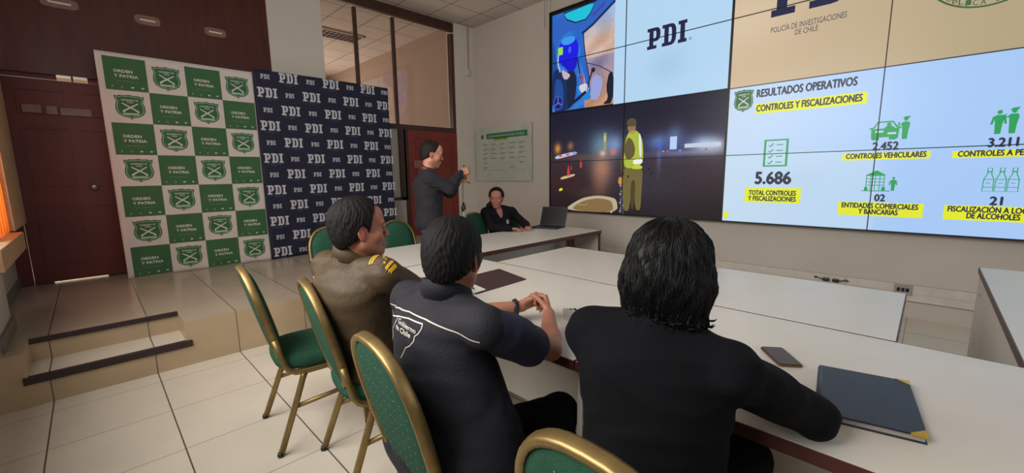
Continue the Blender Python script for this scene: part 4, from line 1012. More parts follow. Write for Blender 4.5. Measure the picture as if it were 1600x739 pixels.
def torso(S, e=0.0, k=.05):
    P, C = S['pel'], S['che']; s = nrm(S['shL'] - S['shR']); t = nrm(C - P); f = nrm(np.cross(s, t)); s = np.cross(t, f); R = np.array([f, s, t]); q = S.get('fat', 1.0)
    n = S['neck']
    return [ellp(P, R, V(.115 * q + e, .165 * q + e, .12 + e), k), ellp((P + C) / 2 + f * .005, R, V(.108 * q + e, .148 * q + e, .17 + e), k), ellp(C, R, V(.112 * q + e, .160 * q + e, .165 + e), k),
            cone(S['shR'], S['shL'], .045 + e, .045 + e, .035), cone(n - t * .03, S['shR'], .043 + e, .040 + e, .035), cone(n - t * .03, S['shL'], .043 + e, .040 + e, .035), ellp(C + t * .08 - f * .02, R, V(.095 + e, .165 + e, .08 + e), k)]
def arms(S, e=0.0, sleeve=1.0, k=.025):
    p = []
    for sd in 'LR':
        a, b, c = S['sh' + sd], S['el' + sd], S['wr' + sd]; q = S.get('armf', 1.0)
        p.append(cone(a, b, .050 * q + e, .038 * q + e * .9, k))
        d = nrm(c - b); m = b + (c - b) * .3
        p += [cone(b, m, .037 * q + e * .9, .039 * q + e * .8, k), cone(m, c - d * .0, .039 * q + e * .8, .026 * q + e * .75, k)]
    return p
def legs(S, e=0.0, k=.03):
    p = []
    for sd in 'LR':
        h, kn, an = S['hip' + sd], S['kn' + sd], S['an' + sd]
        p += [cone(h, kn, .082 + e, .055 + e, k), cone(kn, kn + (an - kn) * .35, .053 + e, .054 + e, k), cone(kn + (an - kn) * .35, an, .054 + e, .034 + e * 1.2, k)]
    return p
def feet(S):
    p = []
    for sd in 'LR':
        a, t = S['an' + sd], S['toe' + sd]; d = nrm(t - a); p += [cone(a, V(t[0], t[1], .035) - d * .03, .034, .034, .02), cone(a - V(0, 0, .0) - d * .03 + V(0, 0, -a[2] + .035), V(t[0], t[1], .03), .034, .028, .02)]
    return p
def folds(P, amp=.004, w=26.0, seed=0.0):
    x, y, z = P[:, 0], P[:, 1], P[:, 2]
    a = np.sin(w * (x * .6 + y * .8 + z * .35) + 2.2 * np.sin(9 * z + 5 * y + seed) + seed); b = np.sin(w * .62 * (z * .9 - x * .5 + y * .2) + 1.8 * np.sin(7 * y - 8 * x + seed * 2))
    return amp * (.6 * a + .7 * b) + amp * .35 * np.sin(61 * x + 3 * np.sin(31 * z) + 40 * y)
def skin_color(base, c, R, sc=1.0, stubble=None, lip=(150, 84, 74)):
    base = np.array(lin(base)); lp = np.array(lin(lip)); st = None if stubble is None else np.array(lin(stubble))
    def fn(vs):
        l = (vs - c) @ R.T / sc; out = np.tile(base, (len(vs), 1))
        def w(p, r): return np.clip(1.6 - np.linalg.norm((l - np.array(p)) / np.array(r), axis=1), 0, 1)[:, None]
        out = out + (np.array(lin((196, 112, 92))) - base) * .35 * (w((.08, .04, -.03), (.03, .03, .025)) + w((.08, -.04, -.03), (.03, .03, .025)) + w((.11, 0, -.03), (.02, .02, .02)))
        out = out + (np.array(lin((190, 96, 78))) - base) * .55 * (w((-.008, .085, -.01), (.03, .02, .035)) + w((-.008, -.085, -.01), (.03, .02, .035)))
        if st is not None: out = out + (st - base) * .6 * w((.05, 0, -.085), (.065, .07, .034))
        out = out + (lp - out) * .8 * np.maximum(w((.10, 0, -.063), (.012, .020, .0045)), w((.10, 0, -.075), (.012, .018, .005)))
        return out
    return fn
def face_parts(root, c, R, sc, brow_m, parent, fem=False):
    f, s, u = R; W = lambda a, b, d: Vector(c + (f * a + s * b + u * d) * sc) - root.location
    for sg in (1, -1):
        mb = MB(); ctr = W(.0755, .031 * sg, -.005); bm = bmesh.new(); bmesh.ops.create_uvsphere(bm, u_segments=14, v_segments=10, radius=.0125 * sc)
        mb.bm(bm, 0, None, ctr, True); e = mb.build('eye', M['eye'], parent)
        mb = MB(); bm = bmesh.new(); bmesh.ops.create_uvsphere(bm, u_segments=12, v_segments=8, radius=.0062 * sc); mb.bm(bm, 0, None, W(.0825, .031 * sg, -.005), True); mb.build('iris', M['iris'], e)
        # lids and brow
        pts = [W(.0865 - .005 * abs(t), (.031 + .014 * t) * sg, .0030 - .005 * t * t) for t in (-1, -.5, 0, .5, 1)]
        MB().tube(pts, .0020 * sc, 0, 6).build('eyelash', M['hair'], parent)
        pts = [W(.0965 - .009 * fem - .011 * max(0, t) ** 1.5, (.031 + .019 * t) * sg, .019 + .003 * (1 - t * t)) for t in (-1, -.5, 0, .5, 1)]
        MB().tube(pts, .0034 * sc, 0, 8, scales=[.6, 1, 1, .9, .4]).build('eyebrow', brow_m, parent)
def hair_cap(c, R, sc, thick, front=.045, low=-.045, nape=-.085, side=.0, k=.012, top=0.0, back=0.0):
    """short hair: the skull grown outwards, cut off in front of the hairline and below it"""
    f, s, u = R; W = lambda a, b, d: c + (f * a + s * b + u * d) * sc; t = thick
    p = [ellp(W(-.012, 0, .034 + top), R, np.array((.098 + t + back, .0785 + t * .75, .085 + t)) * sc, .02), ellp(W(-.045, 0, -.02), R, np.array((.060 + t * .6 + back, .068 + t * .4, .072)) * sc, .03)]
    p.append(cut(W(.052 + front * .3, 0, .060), f * 1.0 - u * .55, .008))      # forehead line
    p.append(cut(W(.030, 0, -.0), f * .9 - u * .28, .010))                      # temples
    p.append(cut(W(-.004, 0, low), f * .55 - u * 1.0, .008))                    # above the ears down to the nape
    p.append(cut(W(-.05, 0, nape), -u, .008))
    for sg in (1, -1): p.append(carve(ellp(W(.004, .085 * sg, -.016), R, np.array((.024, .022, .036)) * sc, .006)))
    return p
def strands(c, R, amp, nphi=60, seed=0.0, freq=220.0):
    f, s, u = R
    def fn(P):
        l = (P - c) @ R.T; ph = np.arctan2(l[:, 1], l[:, 0] + .0001); th = np.arctan2(np.hypot(l[:, 0], l[:, 1]), l[:, 2])
        return amp * (np.sin(nphi * ph + 3 * np.sin(6 * th + seed)) * .6 + .5 * np.sin(nphi * .43 * ph + 4 * np.sin(4 * th + 1 + seed)) + .35 * np.sin(freq * l[:, 2] + 8 * np.sin(5 * ph)))
    return fn
def seated(S, f, pel):
    """fill in legs for someone on a chair facing f"""
    f = nrm(V(f[0], f[1], 0)); s = V(-f[1], f[0], 0)
    for sd, g_ in (('L', 1), ('R', -1)):
        S['hip' + sd] = pel + s * .085 * g_ + V(0, 0, -.005); S['kn' + sd] = pel + s * .12 * g_ + f * .43 + V(0, 0, .00)
        S['an' + sd] = V(*(pel[:2] + (s * .12 * g_ + f * .46)[:2]), .085); S['toe' + sd] = S['an' + sd] + f * .17 + V(0, 0, -.055)
    return S
def person(label, S, skin, res=.004, skincol=None, base=None, extra=()):
    root = thing('person', label, 'person', tuple(base))
    pr = torso(S) + [cone(S['neck'] - V(0, 0, .03), S['hc'] + S['hR'][0] * -.022 + S['hR'][2] * -.04, .058 * S.get('nk', 1), .052 * S.get('nk', 1), .03)] + arms(S) + legs(S) + feet(S) + head_prims(S['hc'], S['hR'], S.get('hs', 1.0), S.get('fem', False)) + list(extra)
    o, vs, fs = smesh('body', pr, res, M['skin'], root, skin_color(skin, S['hc'], S['hR'], S.get('hs', 1.0), S.get('stub')))
    face_parts(root, S['hc'], S['hR'], S.get('hs', 1.0), M['hair_short'], root, S.get('fem', False))
    tr = torso(S, .010)[:1] + legs(S, .014) + [ellp(S['pel'] + V(0, 0, -.01), frame(nrm(V(1, 0, 0)), V(0, 0, 1)), V(.14, .17, .11) * (1 if S.get('sit') else .9), .04)]
    smesh('trousers', tr, max(res, .006), M[S.get('trm', 'trous')], root, None, lambda P: folds(P, .003, 20))
    for sd in 'LR':
        a, t = S['an' + sd], S['toe' + sd]; d = nrm(V(t[0] - a[0], t[1] - a[1], 0))
        smesh('shoe', [cone(V(a[0], a[1], .05) - d * .035, V(t[0], t[1], .038) - d * .0, .043, .036, .02), cone(V(a[0], a[1], .045), V(a[0], a[1], .10), .043, .042, .02), cone(V(t[0], t[1], .036) - d * .06, V(t[0], t[1], .034), .044, .034, .02), cut(V(0, 0, .002), (0, 0, -1)), cut(V(0, 0, .12), (0, 0, 1))], .006, M['shoe'], root)
    return root
def decal(root, parent, garment, name, material, mapfn, shapes, off=.0012):
    """prints shapes on a garment: each 2-D point is carried to the cloth along a ray"""
    bvh = BVHTree.FromPolygons([tuple(v) for v in garment[0]], [tuple(int(i) for i in f) for f in garment[1]])
    mb = MB()
    for vs, fs in shapes:
        pts = []
        for (x, y) in vs:
            o, d = mapfn(x, y); h, n, i, dist = bvh.ray_cast(Vector(o), Vector(d))
            if h is None: h, n, i, dist = bvh.find_nearest(Vector(o) + Vector(d) * .1)
            pts.append(h - Vector(d).normalized() * off - root.location)
        mb.add(pts, fs)
    return mb.build(name, material, parent)
def ribbon(pts, w, step=.01):
    q = []
    for a, b in zip(pts[:-1], pts[1:]):
        L = math.hypot(b[0] - a[0], b[1] - a[1]); m = max(1, int(L / step))
        for i in range(m): q.append((a[0] + (b[0] - a[0]) * i / m, a[1] + (b[1] - a[1]) * i / m))
    q.append(pts[-1]); P = Print(lambda u, v, l: (u, v)); L_ = []; R_ = []; n = len(q)
    for i in range(n):
        a = q[max(i - 1, 0)]; b = q[min(i + 1, n - 1)]; dx, dy = b[0] - a[0], b[1] - a[1]; d = math.hypot(dx, dy) or 1
        L_.append((q[i][0] - dy / d * w / 2, q[i][1] + dx / d * w / 2)); R_.append((q[i][0] + dy / d * w / 2, q[i][1] - dx / d * w / 2))
    return (L_ + R_, [(i, i + 1, n + i + 1, n + i) for i in range(n - 1)])
UP = V(0, 0, 1)
def neckhole(S, d=0.0, r=.056):
    a = S['neck']; b = S['hc'] + S['hR'][2] * -.03; x = nrm(b - a)
    return carve(cone(a + x * (.045 + d), a + x * .30, r, r + .02, .006))
def collar(root, c, f, rx, ry, h, material, gap=.5, flare=.012, tilt=.25, name='collar', parent=None, thick=.006):
    """stand-up collar band round the neck, open towards f"""
    f = nrm(V(f[0], f[1], 0)); s = V(-f[1], f[0], 0); n = 26; rings = []
    for i in range(n):
        a = gap + (2 * math.pi - 2 * gap) * i / (n - 1); ca, sa = math.cos(a), math.sin(a)
        row = []
        for (g_, z) in ((flare, -.01), (0, h), (-thick * .5, h + .003), (-thick, h), (flare - thick, -.01)):
            p = c + f * ca * (rx + g_) + s * sa * (ry + g_) + UP * (z - tilt * rx * ca); row.append(Vector(p) - root.location)
        rings.append(row)
    vs = [p for r in rings for p in r]; k = 5; fs = []
    for i in range(n - 1):
        for q in range(k): fs.append((i * k + q, i * k + (q + 1) % k, (i + 1) * k + (q + 1) % k, (i + 1) * k + q))
    fs += [tuple(range(k)), tuple((n - 1) * k + q for q in range(k))[::-1]]
    mb = MB(); mb.add(vs, fs, 0, None, True); return mb.build(name, material, parent or root)

# --- officer in olive jacket (second chair)
S = dict(pel=V(.86, 1.85, .53), che=V(.795, 1.81, .865), neck=V(.80, 1.79, 1.045), hc=V(.815, 1.745, 1.19), shR=V(.84, 1.60, 1.01), shL=V(.76, 1.995, 1.00),
         elR=V(1.10, 1.66, .84), wrR=V(1.335, 1.80, .805), elL=V(1.03, 2.10, .82), wrL=V(1.30, 2.02, .80), hs=1.04, stub=(150, 104, 84), sit=1, nk=1.0, fat=1.04)
S['hR'] = frame((.95, -.30, .05), (0, .03, 1)); seated(S, (1, 0), S['pel']); S['trm'] = 'olive'
ex = hand_prims(S['wrR'], V(.9, .35, -.05), UP, V(-.3, .9, 0)) + hand_prims(S['wrL'], V(.95, -.2, -.05), UP, V(-.2, -.9, 0))
p1 = person('person in olive-brown uniform jacket with yellow shoulder braid, seated, looking right', S, (172, 114, 90), .004, base=(.86, 1.85, 0), extra=ex)
jk = torso(S, .018) + arms(S, .014) + [cone(S['neck'] + V(-.035, .0, -.01), S['neck'] + V(-.03, .0, .03), .072, .066, .03)]
jk.append(neckhole(S))
o, gv, gf = smesh('jacket', jk, .005, M['olive'], p1, None, lambda P: folds(P, .0045, 24, 1.3)); jo = o
collar(p1, S['neck'] + V(-.008, -.005, .01), (.95, -.3), .078, .074, .050, M['olive'], .55)
collar(p1, S['neck'] + V(-.006, -.005, .025), (.95, -.3), .066, .063, .036, M['shirt'], .35, name='shirt_collar', thick=.003)
smesh('hair', hair_cap(S['hc'], S['hR'], 1.06, .017, .045, -.028, -.085, top=.004), .0035, M['hair_short'], p1, None, strands(S['hc'], S['hR'], .0018, 46))
# shoulder board with braid
a0, a1 = V(.805, 1.640, 1.08), V(.845, 1.525, 1.06)
def ep(x, y):    # x along the board, y across, mapped from above
    d = (a1 - a0); p = a0 + d * x + V(d[1], -d[0], 0) / np.linalg.norm(d) * y; return (p[0], p[1], 1.3), (0, 0, -1)
def qd(x0, x1, w, n=6): return ([(x0 + (x1 - x0) * i / n, -w + 2 * w * j / n) for j in range(n + 1) for i in range(n + 1)], [(j * (n + 1) + i, j * (n + 1) + i + 1, (j + 1) * (n + 1) + i + 1, (j + 1) * (n + 1) + i) for j in range(n) for i in range(n)])
sb = decal(p1, p1, (gv, gf), 'shoulder_board', M['olive'], ep, [qd(-.05, 1.02, .028)], .004)
decal(p1, sb, (gv, gf), 'braid', M['yellow'], ep, [qd(.06, .13, .027), qd(.17, .24, .027), qd(.76, .84, .024), qd(.88, .96, .024)], .0065)
def star(x, y, r, q=.72): return ([(x + r * (1 if i % 2 else .45) * math.cos(i * math.pi / 5) / .122, y + r * (1 if i % 2 else .45) * math.sin(i * math.pi / 5)) for i in range(10)], [tuple(range(10))])
decal(p1, sb, (gv, gf), 'star', M['yellow'], ep, [star(.50, -.010, .007), star(.66, .010, .007)], .0065)

# --- man in the navy lettered vest (third chair)
S = dict(pel=V(.77, 1.13, .53), che=V(.80, 1.145, .85), neck=V(.815, 1.12, 1.015), hc=V(.835, 1.105, 1.15), shR=V(.795, .915, .965), shL=V(.83, 1.40, .945),
         elR=V(1.105, .915, .795), wrR=V(1.325, 1.105, .825), elL=V(1.10, 1.44, .80), wrL=V(1.335, 1.275, .82), hs=1.05, stub=(140, 120, 112), sit=1, nk=1.1, fat=1.14, armf=1.0)
S['hR'] = frame((.90, .38, -.02), (0, 0, 1)); seated(S, (1, 0), S['pel']); S['knR'] = S['knR'] + V(.06, -.02, -.075); S['knL'] = S['knL'] + V(-.10, .02, -.03); S['hipR'][2] -= .02
ex = hand_prims(S['wrR'], V(.62, .62, .30), V(.62, -.62, .25), V(-.2, 0, 1), (.95, .95, .95, .95), .03, (.7, .5, .45), tin=.3) + hand_prims(S['wrL'], V(.95, -.16, .22), V(.28, .88, .35), V(-.2, .1, 1), (1.0, 1.0, 1.0, 1.0), .03, (.7, .5, .5), tin=.3)
p2 = person('person in navy vest with white lettering on the back, hands clasped on the table', S, (168, 112, 88), .0033, base=(.77, 1.13, 0), extra=ex)
vt = torso(S, .020) + [cone(S['neck'] + V(-.03, 0, -.02), S['neck'] + V(-.02, 0, .02), .074, .068, .03), cone(S['pel'] + V(.02, -.15, -.02), S['pel'] + V(.0, .09, -.02), .175, .155, .06), cone(S['pel'] + V(.05, -.15, .10), S['pel'] + V(.02, -.06, .24), .115, .10, .06), ellp(S['pel'] + V(.02, -.02, .17), np.eye(3), V(.155, .205, .17), .05)]
vt.append(neckhole(S, 0, .062))
o, gv, gf = smesh('vest', vt, .005, M['navy'], p2, None, lambda P: folds(P, .0035, 20, 2.1)); vo = o
for sd in 'LR':
    A0, A1 = S['sh' + sd], S['el' + sd] - S['sh' + sd]
    smesh('shirt_sleeve', [cone(A0, A0 + A1 * .45, .066, .066, .03), cone(A0 + A1 * .30 + V(0, 0, -.004), A0 + A1 * .62 + V(0, 0, -.012), .070, .073, .02), carve(cone(A0 + A1 * .90, A0 + A1 * 1.4, .060, .066, .004))], .005, M['navy2'], p2, None, lambda P: folds(P, .003, 30, .4))
collar(p2, S['neck'] + V(-.006, 0, .005), (.95, .2), .082, .078, .048, M['navy'], .5)
H = hair_cap(S['hc'], S['hR'], 1.05, .014, .03, -.022, -.078)
smesh('hair', H, .0033, M['hair_short'], p2, None, strands(S['hc'], S['hR'], .0016, 52, 1.0))
for sg in (1, -1):
    f, s_, u = S['hR']; pr = [ellp(S['hc'] + (f * .022 + s_ * .070 * sg - u * .000) * 1.05, S['hR'], V(.030, .014, .034), .01), cone(S['hc'] + f * .018 + s_ * .077 * sg + u * .01, S['hc'] + f * .016 + s_ * .075 * sg - u * .035, .010, .006, .01)]
    smesh('sideburn', pr, .003, M['hair_grey'], p2, None, strands(S['hc'], S['hR'], .0012, 60, 1.0), off=None)
# wristband
d = nrm(S['wrL'] - S['elL']); c0 = S['elL'] + (S['wrL'] - S['elL']) * .90; a = nrm(np.cross(d, UP)); b = np.cross(a, d)
wb = thing('wristband', 'dark wristband on the left forearm of the person in the navy vest', 'bracelet', tuple(c0))
MB().sweep([Vector((a * math.cos(t) + b * math.sin(t)) * .0335) for t in [i * math.pi / 12 for i in range(24)]], [(-.002, -.010), (.002, -.010), (.003, 0), (.002, .010), (-.002, .010)], 0, True, up=tuple(d)).build('band', M['bracelet'], wb)
for i in range(8):
    t_ = i * math.pi / 4; bm = bmesh.new(); bmesh.ops.create_uvsphere(bm, u_segments=8, v_segments=6, radius=.0055); mb = MB(); mb.bm(bm, 0, None, Vector((a * math.cos(t_) + b * math.sin(t_)) * .036), True); mb.build('bead', M['black'], wb)
# back print: a piping line, the outlined panel, the mark and two lines of lettering
BX = (lambda x, y: ((.30, x, y), (1, 0, 0)))
def on_back(pts, w): return ribbon(pts, w)
PIPE = [(1.41, .940), (1.368, .943), (1.30, .962), (1.222, .981), (1.146, .988), (1.067, .979), (.989, .959), (.93, .949), (.877, .941)]
decal(p2, vo, (gv, gf), 'piping', M['white'], BX, [on_back(PIPE, .0035)])
LOGO = dict(top=[(1.36, .920), (1.28, .940), (1.199, .963), (1.138, .970), (1.071, .966)], right=[(1.071, .966), (1.070, .952), (1.080, .935), (1.094, .924), (1.096, .908), (1.112, .890), (1.134, .878), (1.152, .852), (1.165, .835)], left=[(1.199, .963), (1.210, .945), (1.246, .909), (1.233, .893), (1.255, .85), (1.275, .80)])
decal(p2, vo, (gv, gf), 'logo_outline', M['white'], BX, [on_back(LOGO['top'], .0038), on_back(LOGO['right'], .0032), on_back(LOGO['left'], .0028)])
sh = []
for s_, x0, z0, w, h, sl_ in (('Gobierno', 1.193, .945, .102, .0150, -.12), ('de Chile', 1.205, .924, .092, .0150, -.10)):
    vs, fs, W = text_shape(s_, .012, 3, .0); k = w / W; sh.append(([(x0 - x * k, z0 + y * h + x * k * sl_) for x, y in vs], fs))
decal(p2, vo, (gv, gf), 'lettering', M['white'], BX, sh)
sh = [([(1.352, .925), (1.325, .918), (1.30, .932), (1.285, .905), (1.262, .888), (1.30, .882), (1.35, .886), (1.375, .90)], [(0, 1, 7), (1, 2, 3), (1, 3, 7), (3, 4, 5), (3, 5, 7), (5, 6, 7)])]
decal(p2, vo, (gv, gf), 'crest_mark', M['white'], BX, sh)

# --- person in the dark suit (nearest)
S = dict(pel=V(.93, .455, .53), che=V(.965, .460, .86), neck=V(1.0, .46, 1.035), hc=V(1.03, .455, 1.165), shR=V(.975, .285, .972), shL=V(.960, .635, .968),
         elR=V(1.205, .155, .815), wrR=V(1.36, .36, .805), elL=V(1.12, .71, .83), wrL=V(1.36, .60, .805), hs=1.04, sit=1, fat=1.08, armf=.92)
S['hR'] = frame((.97, .22, -.03), (0, 0, 1)); seated(S, (1, 0), S['pel'])
ex = hand_prims(S['wrR'], V(.6, .75, -.05), UP, V(-.8, .5, 0)) + hand_prims(S['wrL'], V(.75, -.6, -.05), UP, V(-.6, -.75, 0))
p3 = person('person in dark suit with wavy black hair, seated nearest the viewer, back turned', S, (170, 116, 92), .0045, base=(.93, .47, 0), extra=ex)
jk = torso(S, .020) + arms(S, .020, k=.012) + [cone(S['neck'] + V(-.035, 0, -.03), S['neck'] + V(-.03, 0, .02), .074, .068, .03), cone(S['pel'] + V(-.03, -.07, -.10), S['pel'] + V(-.03, .07, -.10), .15, .15, .06),
      ellp(S['shR'] + V(0, -.012, .0), np.eye(3), V(.076, .064, .064), .02), ellp(S['shL'] + V(0, .004, .0), np.eye(3), V(.062, .052, .056), .03)]
jk.append(neckhole(S))
o, gv, gf = smesh('suit_jacket', jk, .005, M['suit'], p3, None, lambda P: folds(P, .0055, 19, .7))
collar(p3, S['neck'] + V(-.005, 0, -.005), (1, .1), .084, .080, .045, M['suit'], .6)
collar(p3, S['neck'] + V(-.003, 0, .02), (1, .1), .070, .067, .032, M['shirt'], .4, name='shirt_collar', thick=.003)
c, R, sc = S['hc'], S['hR'], 1.04; f, s_, u = R; W = lambda a, b, d: c + (f * a + s_ * b + u * d) * sc
H = [ellp(W(-.014, 0, .036), R, V(.113, .102, .104), .02), ellp(W(-.035, 0, -.02), R, V(.095, .106, .085), .03), cone(W(-.045, .068, -.02), W(-.055, .066, -.115), .040, .026, .03), cone(W(-.045, -.068, -.02), W(-.055, -.066, -.115), .040, .026, .03),
     cone(W(-.06, 0, -.02), W(-.075, 0, -.145), .055, .036, .04), cone(W(-.06, .035, -.04), W(-.07, .04, -.15), .045, .024, .03), cone(W(-.06, -.035, -.04), W(-.07, -.04, -.15), .045, .024, .03),
     cut(W(.052, 0, .06), f - u * .5, .01), cut(W(.022, 0, 0), f * .95 - u * .15, .012)]
ho, hv, hf = smesh('hair', H, .0035, M['hair'], p3, None, strands(c, R, .0030, 22, 2.0, 0.0))
hb = BVHTree.FromPolygons([tuple(v) for v in hv], [tuple(int(i) for i in q) for q in hf])
def on_hair(ph, h):          # h: 0 crown .. 1 ear level .. 2.2 nape
    if h < 1: th = h * math.pi / 2; o = W(-.014, 0, .02); d = f * math.cos(ph) * math.sin(th) + s_ * math.sin(ph) * math.sin(th) + u * math.cos(th)
    else: o = W(-.02 - .03 * (h - 1), 0, .02 - .165 * (h - 1)); d = f * math.cos(ph) + s_ * math.sin(ph)
    hit = hb.ray_cast(Vector(o + d * .4), Vector(-d)); return (hit[0], Vector(d)) if hit[0] is not None else (None, None)
random.seed(11); mb = MB(); tips = MB()
for i in range(900):
    ph0 = math.radians(random.uniform(70, 290)); h0 = random.uniform(.05, 1.9); L = random.uniform(.35, .8); wv = random.uniform(.02, .07); fr = random.uniform(2, 4); pp = random.uniform(0, 6); pts = []
    for q in range(9):
        t = q / 8; h = min(h0 + L * t, 2.12); p_, d_ = on_hair(ph0 + wv * math.sin(fr * t * 2 + pp) * min(1, h + .2), h)
        if p_ is None: continue
        pts.append(p_ + d_ * (.0012 * math.sin(math.pi * t) - .0006) - p3.location)
    if len(pts) > 4 and all((pts[j + 1] - pts[j]).length < .05 for j in range(len(pts) - 1)): mb.tube(pts, random.uniform(.0009, .0021), 0, 5, scales=[.3] + [1] * (len(pts) - 2) + [.3])
mb.build('loose_strands', M['hair'], ho, kind='stuff')
for i in range(150):
    ph0 = math.radians(random.uniform(80, 280)); h0 = random.uniform(1.55, 2.0); pts = []; cur = random.uniform(.006, .020); side = random.choice((-1, 1)); L = random.uniform(.10, .22)
    for q in range(8):
        t = q / 7; p_, d_ = on_hair(ph0 + side * .10 * t * t, h0 + L * math.sin(t * 2.3))
        if p_ is None: continue
        pts.append(p_ + d_ * (cur * t * t) - p3.location)
    if len(pts) > 4 and all((pts[j + 1] - pts[j]).length < .05 for j in range(len(pts) - 1)): tips.tube(pts, random.uniform(.0014, .0030), 0, 5, scales=[.6] + [1] * (len(pts) - 2) + [.25])
tips.build('curled_tips', M['hair'], ho, kind='stuff')

# --- standing man filming
fx, fy = .86, -.51
c0 = V(2.495, 3.70, 0); fd = V(fx, fy, 0); sd_ = V(-fy, fx, 0)
S = dict(pel=c0 + V(0, 0, .93), che=c0 + fd * -.01 + V(0, 0, 1.24), neck=c0 + V(0, 0, 1.46), hc=c0 + fd * .045 + V(0, 0, 1.63), shR=c0 - sd_ * .19 + V(0, 0, 1.395), shL=c0 + sd_ * .19 + V(0, 0, 1.395),
         hs=1.08, stub=(120, 92, 78), fat=1.12, nk=1.08, armf=1.1, trm='jeans')
S['hR'] = frame((fx, fy, -.16), (fx * .1, fy * .1, 1))
hx = V(2.835, 3.475, 1.445)
S['wrR'] = hx + V(-.075, .02, -.01); S['wrL'] = hx + V(-.075, .075, -.10)
S['elR'] = V(2.555, 3.42, 1.285); S['elL'] = V(2.78, 3.72, 1.22)
for k_, g_ in (('L', 1), ('R', -1)):
    S['hip' + k_] = S['pel'] + sd_ * .09 * g_ + V(0, 0, -.05); S['kn' + k_] = c0 + sd_ * .10 * g_ + V(0, 0, .50) + fd * .02; S['an' + k_] = c0 + sd_ * .11 * g_ + V(0, 0, .09) - fd * .02; S['toe' + k_] = S['an' + k_] + fd * .16 + V(0, 0, -.055)
ex = hand_prims(S['wrR'], V(.85, -.25, .25), V(-.2, -.8, .3), V(-.1, .2, 1), (.75, .8, .8, .8), .05) + hand_prims(S['wrL'], V(.85, -.35, .1), V(.1, .4, -.9), V(.5, -.8, 0), (.8, .8, .8, .8), .05)
p4 = person('person in charcoal pullover standing behind the far table, holding up a phone', S, (200, 140, 112), .0055, base=tuple(c0), extra=ex)
jk = torso(S, .020) + arms(S, .016) + [ellp(S['pel'] + V(0, 0, .02), frame(fd, UP), V(.145, .185, .10), .04), cone(S['neck'] + V(-.02, .01, -.02), S['neck'] + V(-.012, .01, .01), .072, .066, .03)]
jk += [neckhole(S), cut(S['pel'] + V(0, 0, -.055), -UP, .006)]
smesh('pullover', jk, .006, M['darkjk'], p4, None, lambda P: folds(P, .006, 17, 3.0))
collar(p4, S['neck'] + V(-.005, .003, .0), fd, .076, .073, .036, M['door'], .4, name='collar')
smesh('hair', hair_cap(S['hc'], S['hR'], 1.08, .009, -.02, -.022, -.075), .004, M['hair_brown'], p4, None, strands(S['hc'], S['hR'], .0012, 40))
# slim tripod with a phone on top
tx_, ty_ = 2.868, 3.60
t = thing('tripod', 'slim silver tripod with folded legs standing behind the far table', 'tripod', (tx_, ty_, 0))
MB().tube([(0, 0, .55), (0, 0, 1.36)], .0075).build('centre_column', M['chrome'], t)
MB().lathe([(0, 1.02), (.020, 1.02), (.024, 1.035), (.024, 1.075), (.014, 1.095), (.010, 1.12), (0, 1.12)], (0, 0, 0), 16).build('collar', M['black'], t)
for i in range(3):
    a = i * 2.0944 + .5; c_, s2 = math.cos(a), math.sin(a)
    lg = MB().tube([(c_ * .020, s2 * .020, 1.04), (c_ * .032, s2 * .032, .60), (c_ * .034, s2 * .034, .42)], .0085).tube([(c_ * .034, s2 * .034, .44), (c_ * .050, s2 * .050, .012)], .006).build('leg', M['chrome'], t)
    MB().lathe([(0, 0), (.011, 0), (.011, .022), (.008, .03), (0, .03)], (c_ * .050, s2 * .050, 0), 12).build('rubber_foot', M['black'], lg)
hd = MB().box((-.012, -.012, 1.35), (.012, .012, 1.385), .003).lathe([(0, 1.375), (.017, 1.38), (.017, 1.40), (0, 1.405)], (0, 0, 0), 14).build('head', M['black'], t)
MB().tube([(0, 0, 1.37), (.03, -.02, 1.345), (.065, -.045, 1.325)], .006).build('handle', M['black'], hd)
t = thing('mobile_phone', 'small dark phone held up by the standing man on the tripod', 'phone', (2.872, 3.575, 1.41), math.radians(-30))
MB().box((-.005, -.042, 0), (.004, .042, .105), .003).build('body', M['black'], t); MB().box((-.0062, -.038, .006), (-.0048, .038, .099)).build('screen', M['bezel'], t); MB().box((.004, .010, .07), (.006, .036, .1), .001).build('camera_bump', M['black'], t)

# --- woman in black at the far table
S = dict(pel=V(3.60, 3.76, .53), che=V(3.545, 3.745, .84), neck=V(3.49, 3.72, .995), hc=V(3.450, 3.695, 1.135), shR=V(3.375, 3.80, .955), shL=V(3.69, 3.68, .945),
         elR=V(3.30, 3.62, .80), wrR=V(3.42, 3.42, .79), elL=V(3.80, 3.56, .80), wrL=V(3.66, 3.38, .79), hs=.98, sit=1, fem=True, fat=.88, nk=.82, armf=.85)
S['hR'] = frame((-.74, -.67, -.02), (0, 0, 1)); seated(S, (-.2, -1), S['pel'])
ex = hand_prims(S['wrR'], V(.5, -.8, -.05), UP, V(.8, .5, 0), sc=.9) + hand_prims(S['wrL'], V(-.6, -.75, -.05), UP, V(-.8, .5, 0), sc=.9)
p5 = person('person in black jacket with long tied-back hair, seated facing the camera', S, (172, 118, 98), .0045, base=(3.60, 3.76, 0), extra=ex)
jk = torso(S, .020) + arms(S, .017) + [ellp(S['che'] + V(-.03, -.09, -.02), frame((-.3, -1, 0), UP), V(.05, .12, .07), .04)]
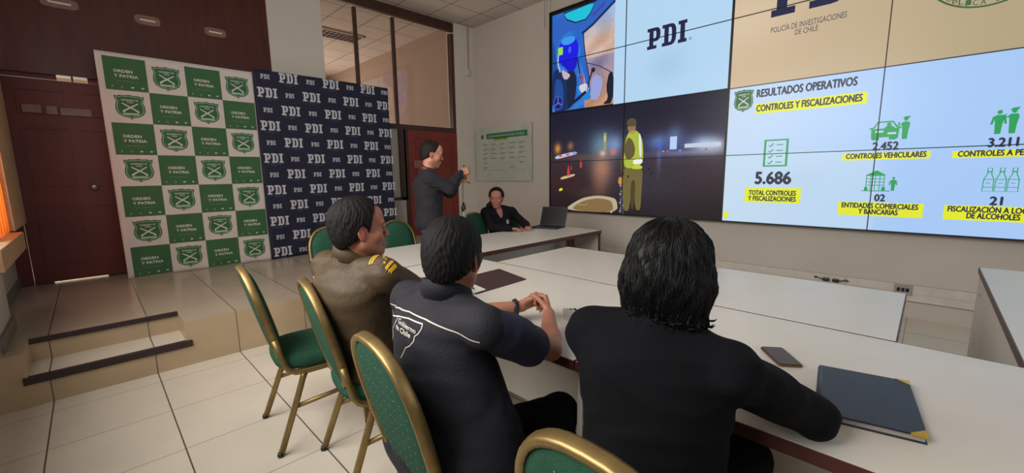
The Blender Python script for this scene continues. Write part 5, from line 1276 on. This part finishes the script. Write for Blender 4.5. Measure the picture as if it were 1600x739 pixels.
tf = nrm(V(-.35, -.93, 0)); nk = S['neck']
jk += [carve(cone(nk + tf * .065 + V(0, 0, .03), nk + tf * .108 + V(.025, 0, -.135), .056, .026, .008)), neckhole(S, -.01, .05)]
o, gv, gf = smesh('jacket', jk, .005, M['blackcl'], p5, None, lambda P: folds(P, .003, 24, 1.0))
c, R, sc = S['hc'], S['hR'], .98; f, s_, u = R; W = lambda a, b, d: c + (f * a + s_ * b + u * d) * sc
H = [ellp(W(-.012, 0, .034), R, V(.111, .094, .099), .02), ellp(W(-.04, 0, -.02), R, V(.07, .078, .06), .02), cut(W(.062, 0, .046), f - u * .9, .006), cut(W(.022, 0, .0), f * .9 - u * .5, .01), cut(W(-.05, 0, -.06), -u, .01),
     carve(ellp(W(.004, .085, -.016), R, V(.024, .02, .036), .006)), carve(ellp(W(.004, -.085, -.016), R, V(.024, .02, .036), .006))]
smesh('hair', H, .004, M['hair_short'], p5, None, strands(c, R, .001, 50))
pt = [W(-.09, -.01, .0), W(-.100, -.05, -.05), W(-.085, -.10, -.11), W(-.070, -.125, -.18), W(-.06, -.13, -.25)]
smesh('ponytail', [cone(pt[i], pt[i + 1], (.03, .036, .034, .028)[i], (.036, .034, .028, .012)[i], .02) for i in range(4)], .004, M['hair_brown'], p5, None, strands(c, R, .0015, 50))
def bmap(x, y): p = V(3.575, 3.70, 0) + tf * .5 + V(x, 0, y); return tuple(p), tuple(-tf)
def disc(x, y, a, b, n=18): return ([(x + a * math.cos(2 * math.pi * i / n), y + b * math.sin(2 * math.pi * i / n)) for i in range(n)], [tuple(range(n))])
bd = decal(p5, o, (gv, gf), 'badge', M['shirt'], bmap, [disc(0, .845, .020, .027)], .004)
decal(p5, bd, (gv, gf), 'badge_ring', M['navy2'], bmap, [([(a_ * math.cos(i * math.pi / 9), .845 + b_ * math.sin(i * math.pi / 9)) for a_, b_ in ((.014, .020), (.010, .015)) for i in range(18)], [(i, (i + 1) % 18, 18 + (i + 1) % 18, 18 + i) for i in range(18)])], .005)
